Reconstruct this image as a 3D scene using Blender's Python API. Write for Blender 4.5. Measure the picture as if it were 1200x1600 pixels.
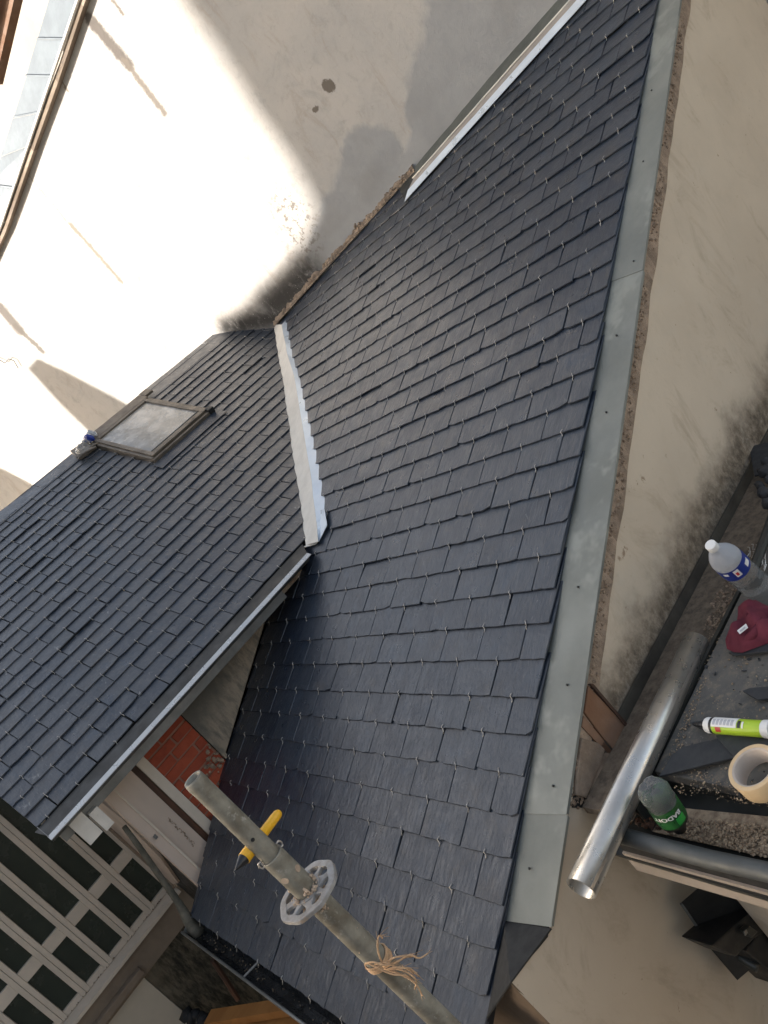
import bpy, bmesh, math, random
from mathutils import Vector, Matrix, noise
random.seed(7)
for o in list(bpy.data.objects): bpy.data.objects.remove(o)
scene = bpy.context.scene
COL = scene.collection
S = 1.8                                     # metres per working unit
# working coordinates (a, b, z): a runs along the main roof's courses (away to the left),
# b runs up towards the tall wall, z is up.  Blender world = (b, a, z) * S, camera at the origin.
def W(P): return Vector((P[1]*S, P[0]*S, P[2]*S))
RR = [[-0.53770615, 0.57234124, -0.61911032], [0.16171502, -0.6506548, -0.74195457], [0.8274783, 0.49907298, -0.25730491]]
F = 1304.595
# ---------------------------------------------------------------- camera
cam = bpy.data.cameras.new('camera'); cam_o = bpy.data.objects.new('camera', cam); COL.objects.link(cam_o)
cam.sensor_fit = 'VERTICAL'; cam.sensor_height = 36.0; cam.lens = F/1600*36.0
cam.clip_start = 0.05; cam.clip_end = 2000
rt = Vector((RR[0][1], RR[0][0], RR[0][2])); up = -Vector((RR[1][1], RR[1][0], RR[1][2])); bk = -Vector((RR[2][1], RR[2][0], RR[2][2]))
M = Matrix((rt, up, bk)).transposed().to_4x4(); cam_o.matrix_world = M
scene.camera = cam_o
# ---------------------------------------------------------------- sky, sun, exposure
SUN = Vector((.66, -.68, .32)).normalized()          # towards the sun, (a, b, z)
el = math.asin(SUN[2]); az = math.atan2(SUN[1], SUN[0])
world = bpy.data.worlds.new('World'); scene.world = world; world.use_nodes = True
wn = world.node_tree; wn.nodes.clear()
sky = wn.nodes.new('ShaderNodeTexSky'); sky.sky_type = 'NISHITA'; sky.sun_disc = False
sky.sun_elevation = el; sky.sun_rotation = az; sky.air_density = 1.0; sky.dust_density = 3.0; sky.ozone_density = 1.0
bg = wn.nodes.new('ShaderNodeBackground'); bg.inputs['Strength'].default_value = 0.13
wo = wn.nodes.new('ShaderNodeOutputWorld')
hs = wn.nodes.new('ShaderNodeHueSaturation'); hs.inputs['Saturation'].default_value = .66
wm = wn.nodes.new('ShaderNodeMix'); wm.data_type = 'RGBA'; wm.blend_type = 'MULTIPLY'; wm.inputs[0].default_value = 1; wm.inputs[7].default_value = (1.04, 1.0, .95, 1)
wn.links.new(sky.outputs[0], hs.inputs['Color']); wn.links.new(hs.outputs[0], wm.inputs[6]); wn.links.new(wm.outputs[2], bg.inputs[0]); wn.links.new(bg.outputs[0], wo.inputs[0])
sl = bpy.data.lights.new('sun', 'SUN'); sl.energy = 5.0; sl.angle = math.radians(0.55); sl.color = (1, .965, .92)
so = bpy.data.objects.new('sun', sl); COL.objects.link(so)
so.rotation_euler = Vector((SUN[1], SUN[0], SUN[2])).to_track_quat('Z', 'Y').to_euler()
vs = scene.view_settings; vs.view_transform = 'Standard'; vs.look = 'None'; vs.gamma = 1.0; vs.use_curve_mapping = False
vs.exposure = 1.6
scene.render.engine = 'CYCLES'

# ---------------------------------------------------------------- geometry helpers
def V3(*a): return Vector(a)
def ray(px, py):
    c = (px-600, py-800, F)
    return Vector([RR[0][i]*c[0]+RR[1][i]*c[1]+RR[2][i]*c[2] for i in range(3)]).normalized()
def hit(px, py, n, d):
    r = ray(px, py); return r*(d/Vector(n).dot(r))
T1 = math.radians(26.33); T2 = math.radians(26.684)
class Frame:                                         # a roof slope: ex along the courses, u up the slope, n its normal
    def __init__(f, ex, u, n, d): f.ex, f.u, f.n, f.d = Vector(ex), Vector(u), Vector(n), d
    def pt(f, x, y, h=0): return f.ex*x+f.u*y+f.n*(f.d+h)
    def px(f, x, y, h=0): return hit(x, y, f.n, f.d+h)
    def xy(f, P): return (P.dot(f.ex), P.dot(f.u))
    def mat(f):
        w = lambda v: Vector((v[1], v[0], v[2]))
        return Matrix((w(f.ex), w(f.u), w(f.n))).transposed()
MAIN = Frame((-1, 0, 0), (0, math.cos(T1), math.sin(T1)), (0, -math.sin(T1), math.cos(T1)), -1.0)
SIDE = Frame((0, 1, 0), (math.cos(T2), 0, math.sin(T2)), (-math.sin(T2), 0, math.cos(T2)), -1.5153)
EA, EB, EZ = V3(1, 0, 0), V3(0, 1, 0), V3(0, 0, 1)

WLOC = {}
def link(o, parent=None, wloc=Vector((0, 0, 0)), kind=None):
    COL.objects.link(o)
    WLOC[o.name] = Vector(wloc)
    if parent is not None:
        o.parent = parent; o.location = Vector(wloc)-WLOC[parent.name]
    else: o.location = wloc
    if kind: o['kind'] = kind
    return o
def thing(name, label, cat, base, group=None):
    o = bpy.data.objects.new(name, None); o.empty_display_size = .1
    link(o, None, W(base)); o['label'] = label; o['category'] = cat
    if group: o['group'] = group
    return o
def tag(o, label, cat, group=None):
    o['label'] = label; o['category'] = cat
    if group: o['group'] = group
    return o
def mesh_obj(name, verts, faces, mat, parent=None, smooth=False, kind=None, label=None, bevel=0, world_coords=False):
    """verts in working coords; the object's origin is put at their centre"""
    wv = [v if world_coords else W(v) for v in verts]
    c = sum(wv, Vector((0, 0, 0)))/len(wv)
    me = bpy.data.meshes.new(name); me.from_pydata([v-c for v in wv], [], faces)
    bm = bmesh.new(); bm.from_mesh(me)
    bmesh.ops.recalc_face_normals(bm, faces=bm.faces)
    if bevel: bmesh.ops.bevel(bm, geom=[e for e in bm.edges if e.calc_face_angle(0) > .5], offset=bevel*S, segments=2, affect='EDGES', profile=.6)
    bm.to_mesh(me); bm.free()
    if smooth:
        for p in me.polygons: p.use_smooth = True
    me.materials.append(mat)
    o = bpy.data.objects.new(name, me)
    if label: o['label'] = label
    return link(o, parent, c, kind)
class MB:
    def __init__(s): s.v = []; s.f = []
    def add(s, v, f):
        n = len(s.v); s.v += [Vector(x) for x in v]; s.f += [[i+n for i in q] for q in f]
    def prism(s, pts, vec):
        n = len(pts); vec = Vector(vec)
        s.add(list(pts)+[Vector(p)+vec for p in pts], [list(range(n)), list(range(2*n-1, n-1, -1))]+[[i, (i+1) % n, n+(i+1) % n, n+i] for i in range(n)])
    def box(s, a0, a1, b0, b1, z0, z1):
        s.prism([V3(a0, b0, z0), V3(a1, b0, z0), V3(a1, b1, z0), V3(a0, b1, z0)], (0, 0, z1-z0))
    def tube(s, path, r, n=12, cap=True, tw=0):
        rings = []
        path = [Vector(p) for p in path]; k0 = len(s.v)
        prev = None
        for i, p in enumerate(path):
            d = (path[min(i+1, len(path)-1)]-path[max(i-1, 0)]).normalized()
            if prev is None:
                x = d.cross(EZ); x = x if x.length > .1 else d.cross(EA); x.normalize()
            else: x = (prev-d*prev.dot(d)).normalized()
            prev = x; y = d.cross(x); rr = r[i] if isinstance(r, (list, tuple)) else r
            for j in range(n):
                t = 2*math.pi*j/n+tw*i; s.v.append(p+(x*math.cos(t)+y*math.sin(t))*rr)
        for i in range(len(path)-1):
            for j in range(n): s.f.append([k0+i*n+j, k0+i*n+(j+1) % n, k0+(i+1)*n+(j+1) % n, k0+(i+1)*n+j])
        if cap: s.f.append([k0+j for j in range(n)][::-1]); s.f.append([k0+(len(path)-1)*n+j for j in range(n)])
    def lathe(s, p0, axis, prof, n=24, ref=None):
        """prof: (distance along axis, radius)"""
        ax = Vector(axis).normalized(); x = ax.cross(ref or EZ); x = x.normalized() if x.length > .05 else ax.cross(EA).normalized(); y = ax.cross(x)
        k0 = len(s.v)
        for (d, r) in prof:
            for j in range(n):
                t = 2*math.pi*j/n; s.v.append(Vector(p0)+ax*d+(x*math.cos(t)+y*math.sin(t))*max(r, 1e-5))
        for i in range(len(prof)-1):
            for j in range(n): s.f.append([k0+i*n+j, k0+i*n+(j+1) % n, k0+(i+1)*n+(j+1) % n, k0+(i+1)*n+j])
    def build(s, name, mat, parent=None, **k): return mesh_obj(name, s.v, s.f, mat, parent, **k)
def prism_obj(name, pts, vec, mat, parent=None, **k):
    m = MB(); m.prism([Vector(p) for p in pts], vec); return m.build(name, mat, parent, **k)
def box_obj(name, b, mat, parent=None, **k):
    m = MB(); m.box(*b); return m.build(name, mat, parent, **k)
def rock(mb, c, r, flat=.6):
    bm = bmesh.new(); bmesh.ops.create_icosphere(bm, subdivisions=1, radius=1)
    q = Matrix.Rotation(random.uniform(0, 6.28), 3, Vector((random.random(), random.random(), random.random()+.1)).normalized())
    sx, sy, sz = random.uniform(.6, 1.2), random.uniform(.6, 1.2), random.uniform(.4, .9)*flat*1.3
    n = len(mb.v)
    for v in bm.verts:
        p = Vector((v.co.x*sx, v.co.y*sy, v.co.z*sz))*random.uniform(.75, 1.15); mb.v.append(Vector(c)+(q @ p)*r)
    for f in bm.faces: mb.f.append([n+v.index for v in f.verts])
    bm.free()

# ---------------------------------------------------------------- material helpers
class Mt:
    def __init__(s, name, base=(.5, .5, .5), rough=.7, metal=0, spec=.5):
        s.m = bpy.data.materials.new(name); s.m.use_nodes = True; s.n = s.m.node_tree.nodes; s.l = s.m.node_tree.links
        s.b = s.n['Principled BSDF']; s.b.inputs['Base Color'].default_value = (*base, 1)
        s.b.inputs['Roughness'].default_value = rough; s.b.inputs['Metallic'].default_value = metal
        s.b.inputs['Specular IOR Level'].default_value = spec
        s.co = None; s.c = None
    def _set(s, sock, v):
        if isinstance(v, bpy.types.NodeSocket): s.l.new(v, sock)
        elif isinstance(v, (tuple, list)) and len(v) == 3 and sock.type == 'RGBA': sock.default_value = (*v, 1)
        else: sock.default_value = v
    def obj(s, rnd=False, scale=None):
        tc = s.n.new('ShaderNodeTexCoord'); o = tc.outputs['Object']
        if rnd:
            oi = s.n.new('ShaderNodeObjectInfo'); g = s.n.new('ShaderNodeNewGeometry')
            r = s.math('ADD', oi.outputs['Random'], g.outputs['Random Per Island'])
            s.rnd = s.math('FRACT', s.math('MULTIPLY', r, 3.73))
            cmb = s.n.new('ShaderNodeCombineXYZ'); s._set(cmb.inputs[0], s.math('MULTIPLY', s.rnd, 37.)); s._set(cmb.inputs[1], s.math('MULTIPLY', s.rnd, 91.))
            o = s.vm('ADD', o, cmb.outputs[0])
        if scale: o = s.vm('MULTIPLY', o, scale)
        return o
    def pos(s): return s.n.new('ShaderNodeNewGeometry').outputs['Position']
    def vm(s, op, a, b=None, out=0):
        n = s.n.new('ShaderNodeVectorMath'); n.operation = op; s._set(n.inputs[0], a)
        if b is not None: s._set(n.inputs[1], b)
        return n.outputs[1] if op in ('DOT_PRODUCT', 'LENGTH', 'DISTANCE') else n.outputs[0]
    def scale(s, v, f):
        n = s.n.new('ShaderNodeVectorMath'); n.operation = 'SCALE'; s._set(n.inputs[0], v); s._set(n.inputs['Scale'], f); return n.outputs[0]
    def math(s, op, a, b=None, clamp=False):
        n = s.n.new('ShaderNodeMath'); n.operation = op; n.use_clamp = clamp; s._set(n.inputs[0], a)
        if b is not None: s._set(n.inputs[1], b)
        return n.outputs[0]
    def noise(s, co, scale, detail=5, rough=.6, dist=0, color=False):
        n = s.n.new('ShaderNodeTexNoise'); s._set(n.inputs['Vector'], co); n.inputs['Scale'].default_value = scale
        n.inputs['Detail'].default_value = detail; n.inputs['Roughness'].default_value = rough; n.inputs['Distortion'].default_value = dist
        return n.outputs['Color' if color else 'Fac']
    def vor(s, co, scale, feat='F1'):
        n = s.n.new('ShaderNodeTexVoronoi'); n.feature = feat; s._set(n.inputs['Vector'], co); n.inputs['Scale'].default_value = scale; return n.outputs['Distance']
    def ramp(s, v, a, b, lo=0., hi=1.):
        n = s.n.new('ShaderNodeMapRange'); n.interpolation_type = 'SMOOTHSTEP'; s._set(n.inputs['Value'], v)
        n.inputs['From Min'].default_value = a; n.inputs['From Max'].default_value = b
        n.inputs['To Min'].default_value = lo; n.inputs['To Max'].default_value = hi; return n.outputs[0]
    def mix(s, f, a, b, mode='MIX'):
        n = s.n.new('ShaderNodeMix'); n.data_type = 'RGBA'; n.blend_type = mode
        s._set(n.inputs['Factor'], f); s._set(n.inputs[6], a); s._set(n.inputs[7], b); return n.outputs[2]
    def sep(s, v):
        n = s.n.new('ShaderNodeSeparateXYZ'); s._set(n.inputs[0], v); return n.outputs
    def color(s, c): s._set(s.b.inputs['Base Color'], c); return s
    def rough(s, c): s._set(s.b.inputs['Roughness'], c); return s
    def bump(s, h, st=.3, dist=.01, prev=None):
        n = s.n.new('ShaderNodeBump'); n.inputs['Strength'].default_value = st; n.inputs['Distance'].default_value = dist
        s._set(n.inputs['Height'], h)
        if prev is not None: s.l.new(prev, n.inputs['Normal'])
        s.l.new(n.outputs[0], s.b.inputs['Normal']); return n.outputs[0]
    def capsule(s, xy, p0, p1, r, f):
        """mask round the segment p0-p1 in the object's x/z plane, metres"""
        d = V3(p1[0]-p0[0], 0, p1[1]-p0[1]); L2 = max(d.length_squared, 1e-9)
        q = s.vm('SUBTRACT', xy, (p0[0], 0, p0[1]))
        t = s.math('DIVIDE', s.vm('DOT_PRODUCT', q, tuple(d)), L2, clamp=True)
        dist = s.vm('LENGTH', s.vm('SUBTRACT', q, s.scale(tuple(d), t)))
        return s.ramp(dist, r+f, r-f)

def simple(name, c1, c2, rough=.7, metal=0, scale=8, bump=.2, bscale=60, bd=.004, stretch=None, spec=.5, spots=None, rnd=True):
    m = Mt(name, c1, rough, metal, spec); co = m.obj(rnd, stretch)
    n1 = m.noise(co, scale, 6, .65)
    c = m.mix(m.ramp(n1, .3, .7), c1, c2)
    if spots:
        c = m.mix(m.ramp(m.noise(co, spots[1], 4, .7), spots[2], spots[2]+.12), c, spots[0])
    m.color(c)
    m.rough(m.ramp(m.noise(co, scale*2.3, 4), .3, .7, max(rough-.1, .05), min(rough+.12, 1)))
    if bump: m.bump(m.noise(co, bscale, 6, .7), bump, bd)
    return m.m

def slate_mat(name, c1, c2, dust, dusty):
    m = Mt(name, c1, .45, 0, .5); co = m.obj(True)
    n = m.noise(m.vm('MULTIPLY', co, (1, .35, 1)), 22, 6, .7, .6)
    base = m.mix(m.rnd, c1, c2)
    base = m.mix(m.math('MULTIPLY', m.ramp(n, .35, .75), .55), base, dust)
    n6 = m.noise(co, 8, 4, .6, .5)
    base = m.mix(m.ramp(n6, .54, .72, 0, .6), base, (.016, .032, .056)); base = m.mix(m.ramp(n6, .44, .30, 0, .45), base, (.045, .040, .037))
    # pale scuffs and chalky marks
    n3 = m.noise(m.vm('MULTIPLY', co, (1, .5, 1)), 34, 3, .55, 1.5)
    base = m.mix(m.ramp(n3, .66, .76, 0, dusty), base, (.20, .20, .20))
    n4 = m.noise(co, 260, 2, .5)
    base = m.mix(m.ramp(n4, .73, .78, 0, .35), base, (.30, .29, .27))
    m.color(base)
    m.rough(m.ramp(m.noise(co, 12, 4), .3, .7, .27, .42)); m.b.inputs['Specular IOR Level'].default_value = .72
    h = m.math('ADD', m.noise(m.vm('MULTIPLY', co, (1, .25, 1)), 60, 6, .65, .8), m.math('MULTIPLY', m.noise(co, 9, 3), 1.6))
    m.bump(h, .55, .005)
    return m.m

M_SLATE = slate_mat('slate', (.006, .013, .026), (.024, .032, .045), (.042, .050, .063), .4)
M_SLATE2 = slate_mat('slate_weathered', (.012, .020, .034), (.041, .047, .057), (.072, .074, .078), .8)
M_DECK = simple('roof_underlay', (.012, .012, .013), (.02, .02, .02), .9)
M_HOOK = simple('hook_steel', (.62, .59, .54), (.40, .37, .34), .4, .7, 200, 0)
M_ZINC = simple('zinc_dull', (.225, .232, .205), (.155, .163, .146), .5, .3, 2.2, .12, 14, .006, None, .5, ((.26, .268, .235), 3.5, .55))
M_ZNEW = simple('zinc_new', (.70, .76, .82), (.60, .66, .72), .36, .35, 5, .15, 18, .004)
M_ZPALE = simple('zinc_pale', (.72, .68, .605), (.60, .565, .50), .5, .1, 7, .3, 22, .006, None, .5, ((.30, .28, .24), 14, .66))
M_TRAY = simple('dark_tray', (.030, .030, .027), (.017, .018, .018), .55, .1, 4, .1, 30, .003)
M_COPE = simple('coping_zinc', (.135, .155, .165), (.105, .12, .13), .6, .1, 5, .15, 18, .004)
M_GLOSSB = simple('glossy_dark_zinc', (.030, .034, .038), (.018, .020, .022), .22, .5, 9, .5, 14, .006)
M_FASC = simple('fascia_paint', (.34, .285, .235), (.29, .245, .20), .7, 0, 5, .2, 40, .002)
M_ROLL = simple('dark_rolled_edge', (.085, .092, .092), (.055, .060, .060), .5, .25, 8, .3, 25, .004, None, .5, ((.14, .13, .115), 18, .66))
M_UPST2 = simple('soiled_upstand', (.085, .078, .062), (.045, .040, .033), .6, .2, 6, .2, 30, .004)
M_LIP = simple('zinc_lip', (.62, .62, .60), (.52, .51, .49), .28, .5, 3, .03, 6, .004)
M_UPST = simple('dull_upstand', (.10, .105, .09), (.07, .075, .066), .6, .2, 6, .2, 30, .004)
M_FOLD = simple('grimy_zinc', (.36, .32, .28), (.26, .235, .21), .5, .2, 9, .2, 30, .004)
M_ZDARK = simple('zinc_dark', (.042, .044, .040), (.022, .024, .023), .42, .35, 6, .1, 30, .003)
M_GREYMET = simple('grey_metal', (.22, .225, .22), (.14, .145, .14), .42, .6, 7, .1, 40, .002)
M_BLACKM = simple('black_metal', (.012, .013, .013), (.022, .022, .022), .5, .2, 10, .1)
M_SHEET = simple('dark_drip_sheet', (.020, .020, .019), (.028, .027, .025), .65, .1, 10, .05)
M_MORTAR = simple('mortar', (.40, .30, .215), (.21, .155, .11), .95, 0, 14, .9, 60, .015)
M_RUBBLE = simple('rubble', (.42, .31, .215), (.17, .12, .085), .95, 0, 40, .9, 120, .01)
M_GRIT = simple('grit', (.42, .33, .22), (.16, .11, .075), .95, 0, 30, .5, 120, .004)
M_GRIT2 = simple('gritty_floor', (.20, .155, .11), (.09, .07, .05), .95, 0, 40, .8, 120, .006)
M_BRICK = simple('brick_red', (.36, .075, .035), (.25, .050, .026), .85, 0, 9, .5, 90, .004, None, .3, ((.10, .045, .03), 6, .62))
M_JOINT = simple('brick_joint', (.30, .15, .10), (.22, .11, .075), .95, 0, 12, .6, 90, .004)
M_CREAM = simple('painted_timber', (.60, .515, .42), (.51, .44, .355), .55, 0, 5, .15, 40, .002, None, .5, ((.16, .12, .09), 16, .68))
M_WHITEP = simple('white_paint', (.62, .57, .50), (.50, .46, .40), .6, 0, 9, .2, 40, .002, None, .5, ((.22, .18, .14), 18, .68))
M_PINK = simple('pink_render_board', (.56, .455, .375), (.47, .38, .31), .8, 0, 4, .2, 30, .003, (1, 1, .3), .3, ((.16, .10, .07), 7, .68))
M_GLASS = simple('dark_glass', (.034, .042, .032), (.026, .032, .025), .2, 0, 3, .05, 6, .002, None, .4)
M_WOODD = simple('dark_wood', (.10, .045, .025), (.035, .020, .013), .85, 0, 8, .6, 40, .006, (1, 1, .15))
M_WOODO = simple('orange_plank', (.42, .20, .062), (.30, .13, .04), .7, 0, 5, .3, 40, .003, (.15, 1, 1), .3)
M_WOODG = simple('weathered_timber', (.36, .28, .205), (.16, .115, .08), .9, 0, 5, .8, 30, .008, (1, .14, 1))
M_WOODR = simple('old_rafter', (.24, .15, .10), (.17, .085, .045), .85, 0, 3, .6, 30, .005, (1, 1, 1), .3, ((.30, .10, .03), 5, .60))
M_BROWNR = simple('brown_render', (.25, .195, .14), (.17, .13, .095), .9, 0, 3, .4, 50, .004)
M_ORBR = simple('brown_facade', (.13, .088, .055), (.09, .06, .038), .85, 0, 2.5, .25, 40, .004)  # dark brown of the front wall and eaves board
M_BEIGE = simple('beige_render', (.52, .455, .36), (.46, .405, .32), .85, 0, 3, .12, 60, .002)
M_GALV = simple('scaffold_steel', (.27, .255, .21), (.125, .108, .080), .6, .2, 14, .35, 90, .002, None, .5, ((.36, .34, .30), 30, .60))
M_MOSSYP = simple('mossy_pipe', (.13, .115, .085), (.06, .055, .04), .8, .1, 16, .5, 90, .003)
M_GALVL = simple('rosette_steel', (.34, .335, .33), (.22, .20, .18), .6, .3, 26, .5, 90, .003, None, .5, ((.40, .28, .19), 18, .60))
M_DRY = simple('dried_mortar', (.46, .36, .27), (.34, .25, .18), .95, 0, 30, .6, 90, .004)
M_YEL = Mt('yellow_plastic', (.72, .38, .015), .4).m
M_BLK = Mt('black_plastic', (.012, .012, .014), .4).m
M_WHT = Mt('white_plastic', (.72, .72, .70), .4).m
M_RED = Mt('red_print', (.45, .03, .03), .4).m
M_GRN = Mt('lime_print', (.38, .55, .03), .35).m
M_GREYP = Mt('grey_print', (.42, .43, .46), .4).m
M_BLUE = Mt('blue_label', (.015, .035, .22), .35).m
M_CLOTH = simple('burgundy_cloth', (.15, .032, .048), (.095, .020, .031), .95, 0, 12, .4, 400, .002, None, .2)
M_TWINE = simple('twine', (.52, .34, .20), (.40, .25, .14), .9, 0, 60, .3, 300, .001)
M_TAPE = simple('masking_tape', (.62, .46, .27), (.56, .41, .235), .6, 0, 20, .1, 100, .001)
M_TAPEI = simple('tape_core', (.50, .43, .37), (.42, .36, .30), .8, 0, 10, .2)
M_BLACKB = simple('black_fabric', (.014, .015, .017), (.026, .027, .029), .75, 0, 8, .4, 60, .006)
M_CONC = simple('courtyard_concrete', (.20, .18, .15), (.13, .115, .095), .9, 0, 1.2, .4, 12, .01)
M_OFF = simple('slate_offcut', (.022, .025, .029), (.034, .036, .038), .6, 0, 14, .4, 60, .002, (1, 1, 1), .4, ((.16, .14, .11), 40, .68))
M_HOUSE = simple('neighbour_render', (.40, .36, .30), (.34, .30, .25), .9, 0, .8, .3, 20, .01)
def clear_plastic(name, col, alpha_rough):
    m = Mt(name, col, alpha_rough, 0, .6); m.b.inputs['Transmission Weight'].default_value = 1; m.b.inputs['IOR'].default_value = 1.25
    co = m.obj(); m.bump(m.noise(co, 40, 3), .5, .01); return m.m
M_PET = clear_plastic('clear_plastic', (.93, .95, .95), .08); M_PET.node_tree.nodes['Principled BSDF'].inputs['Transmission Weight'].default_value = .9
M_PETF = clear_plastic('frosted_plastic', (.62, .65, .69), .45); M_PETF.node_tree.nodes['Principled BSDF'].inputs['Transmission Weight'].default_value = .5
M_PETG = clear_plastic('green_plastic', (.20, .62, .28), .1)

# lower roof slab: grey, scuffed, sandy near the trough
def slab_mat():
    m = Mt('grey_sheet_slate', (.06, .06, .06), .7, 0, .35); co = m.obj()
    c = m.mix(m.ramp(m.noise(co, 6, 5, .65), .3, .7), (.075, .075, .071), (.125, .118, .105))
    c = m.mix(m.ramp(m.noise(co, 26, 6, .75), .47, .70, 0, .8), c, (.20, .165, .125))
    c = m.mix(m.ramp(m.noise(co, 150, 3, .6), .66, .72, 0, .9), c, (.32, .28, .22))
    c = m.mix(m.ramp(m.noise(co, 45, 4, .7), .68, .74), c, (.018, .019, .020))
    m.color(c); m.bump(m.noise(co, 120, 5, .7), .4, .004); return m.m
M_SLAB = slab_mat()
def tube_mat():
    m = Mt('bright_zinc_tube', (.52, .50, .46), .3, .85, .5); co = m.obj()
    m.color(m.mix(m.ramp(m.noise(co, 9, 5, .6), .35, .7), (.56, .54, .50), (.46, .44, .40)))
    m.rough(m.ramp(m.noise(m.vm('MULTIPLY', co, (1, 1, 1)), 30, 5), .3, .7, .26, .36)); m.bump(m.noise(co, 4, 2), .03, .01); return m.m
M_TUBE = tube_mat()
def glass_sky():
    m = Mt('skylight_glass', (.30, .29, .26), .16, 0, 1); co = m.obj()
    m.color(m.mix(m.ramp(m.noise(co, 7, 6, .7), .38, .66), (.24, .23, .21), (.46, .44, .41)))  # pale base stands in for the bright wall's reflection
    m.rough(m.ramp(m.noise(co, 20, 5), .3, .7, .08, .3)); return m.m
M_SKYGL = glass_sky()
M_BRONZE = simple('bronze_frame', (.20, .17, .135), (.12, .10, .08), .45, .45, 8, .15, 60, .002, None, .5, ((.34, .30, .25), 20, .64))

# ---- tall wall: object x along the wall, z up (metres)
WA = V3(3.25, 2.17, 0); WH = (V3(1.553, 2.586, 0)-WA).normalized(); WN = V3(-WH[1], WH[0], 0)      # WN points to the viewer? checked below
if WN.dot(-WA) < 0: WN = -WN
WD = WN.dot(WA)
def wall_sz(px, py):
    P = hit(px, py, WN, WD); return ((P-WA).dot(WH)*S, P[2]*S)
def tall_mat():
    m = Mt('tall_wall_render', (.4, .37, .33), .9, 0, .25); co = m.obj()
    dn = m.vm('SUBTRACT', m.noise(co, 3.2, 7, .62, 0, True), (.5, .5, .5))
    cw = m.vm('ADD', co, m.vm('MULTIPLY', dn, (.30, 0, .30)))
    cs = m.vm('ADD', co, m.vm('MULTIPLY', m.vm('SUBTRACT', m.noise(co, 22, 5, .7, 0, True), (.5, .5, .5)), (.07, 0, .07)))
    c = m.mix(m.ramp(m.noise(co, 1.6, 6, .6), .3, .7), (.48, .44, .395), (.42, .395, .365))
    c = m.mix(m.ramp(m.noise(co, 9, 7, .7, .5), .50, .72, 0, .55), c, (.34, .31, .28))
    c = m.mix(m.ramp(m.noise(co, 30, 5, .7, 1), .60, .74, 0, .5), c, (.30, .26, .22))
    c = m.mix(m.ramp(m.noise(m.vm('MULTIPLY', co, (1, 1, .35)), 6, 8, .75, 1.2), .52, .66, 0, .45), c, (.36, .30, .25))
    c = m.mix(m.ramp(m.noise(co, 3.1, 8, .7, .8), .54, .70, 0, .5), c, (.30, .285, .265))
    # smooth grey render patch low on the right
    g = None
    for (p0, p1, r, f) in [((530, 345), (585, 240), .18, .03), ((505, 400), (545, 320), .15, .03), ((590, 300), (560, 345), .17, .03), ((600, 360), (700, 200), .20, .03), ((500, 470), (640, 300), .19, .03), ((740, 60), (860, -60), .34, .05), ((690, 150), (840, -20), .27, .03)]:
        k = m.capsule(cw, wall_sz(*p0), wall_sz(*p1), r, f); g = k if g is None else m.math('MAXIMUM', g, k)
    grey = m.mix(m.ramp(m.noise(co, 4, 5), .3, .7), (.345, .338, .328), (.30, .295, .288))
    grey = m.mix(m.ramp(m.noise(co, 2.2, 3), .5, .7, 0, .6), grey, (.27, .26, .245))
    c = m.mix(g, c, grey)
    # drips and chips
    for (p0, p1, r, f, col, st) in [((140, 30), (200, 100), .046, .018, (.105, .085, .07), .9), ((195, 95), (256, 176), .026, .014, (.17, .14, .11), .9),
            ((175, 0), (192, 22), .012, .01, (.16, .13, .10), .9), ((92, 122), (106, 142), .010, .008, (.16, .12, .08), .8),
            ((45, 275), (120, 365), .006, .005, (.30, .27, .20), .8), ((110, 350), (190, 440), .018, .010, (.20, .17, .12), .8),
            ((0, 480), (30, 515), .07, .03, (.11, .09, .075), .9), ((25, 510), (66, 548), .034, .015, (.13, .11, .09), .9),
            ((513, 134), (514, 134), .045, .006, (.16, .135, .11), 1), ((494, 171), (493, 172), .020, .005, (.16, .135, .11), 1)]:
        k = m.capsule(cs, wall_sz(*p0), wall_sz(*p1), r*1.0, f); c = m.mix(m.math('MULTIPLY', k, st), c, col)
    # dark growth on the foot of the wall beside the valley, with bare streaks
    k = m.math('MAXIMUM', m.capsule(cs, wall_sz(428, 478), wall_sz(482, 428), .14, .12), m.capsule(cs, wall_sz(356, 512), wall_sz(440, 492), .10, .09))
    st = m.ramp(m.noise(m.vm('MULTIPLY', co, (1, 1, .55)), 11, 6, .7, .6), .30, .50)
    c = m.mix(m.math('MULTIPLY', k, m.math('ADD', m.math('MULTIPLY', st, .35), .62)), c, (.040, .036, .032))
    k = m.math('MULTIPLY', m.capsule(cw, wall_sz(452, 330), wall_sz(470, 365), .16, .12), m.ramp(m.noise(co, 17, 6, .75), .50, .60))
    c = m.mix(m.math('MULTIPLY', k, .8), c, (.11, .09, .07))
    c = m.mix(m.math('MULTIPLY', m.ramp(m.noise(co, 70, 2, .5), .70, .74), m.capsule(cw, wall_sz(380, 495), wall_sz(470, 440), .14, .05)), c, (.55, .52, .47))
    m.color(c)
    b = m.bump(m.noise(co, 25, 8, .7), .35, .012); m.bump(g, .3, .01, b); return m.m
M_TALL = tall_mat()
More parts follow.
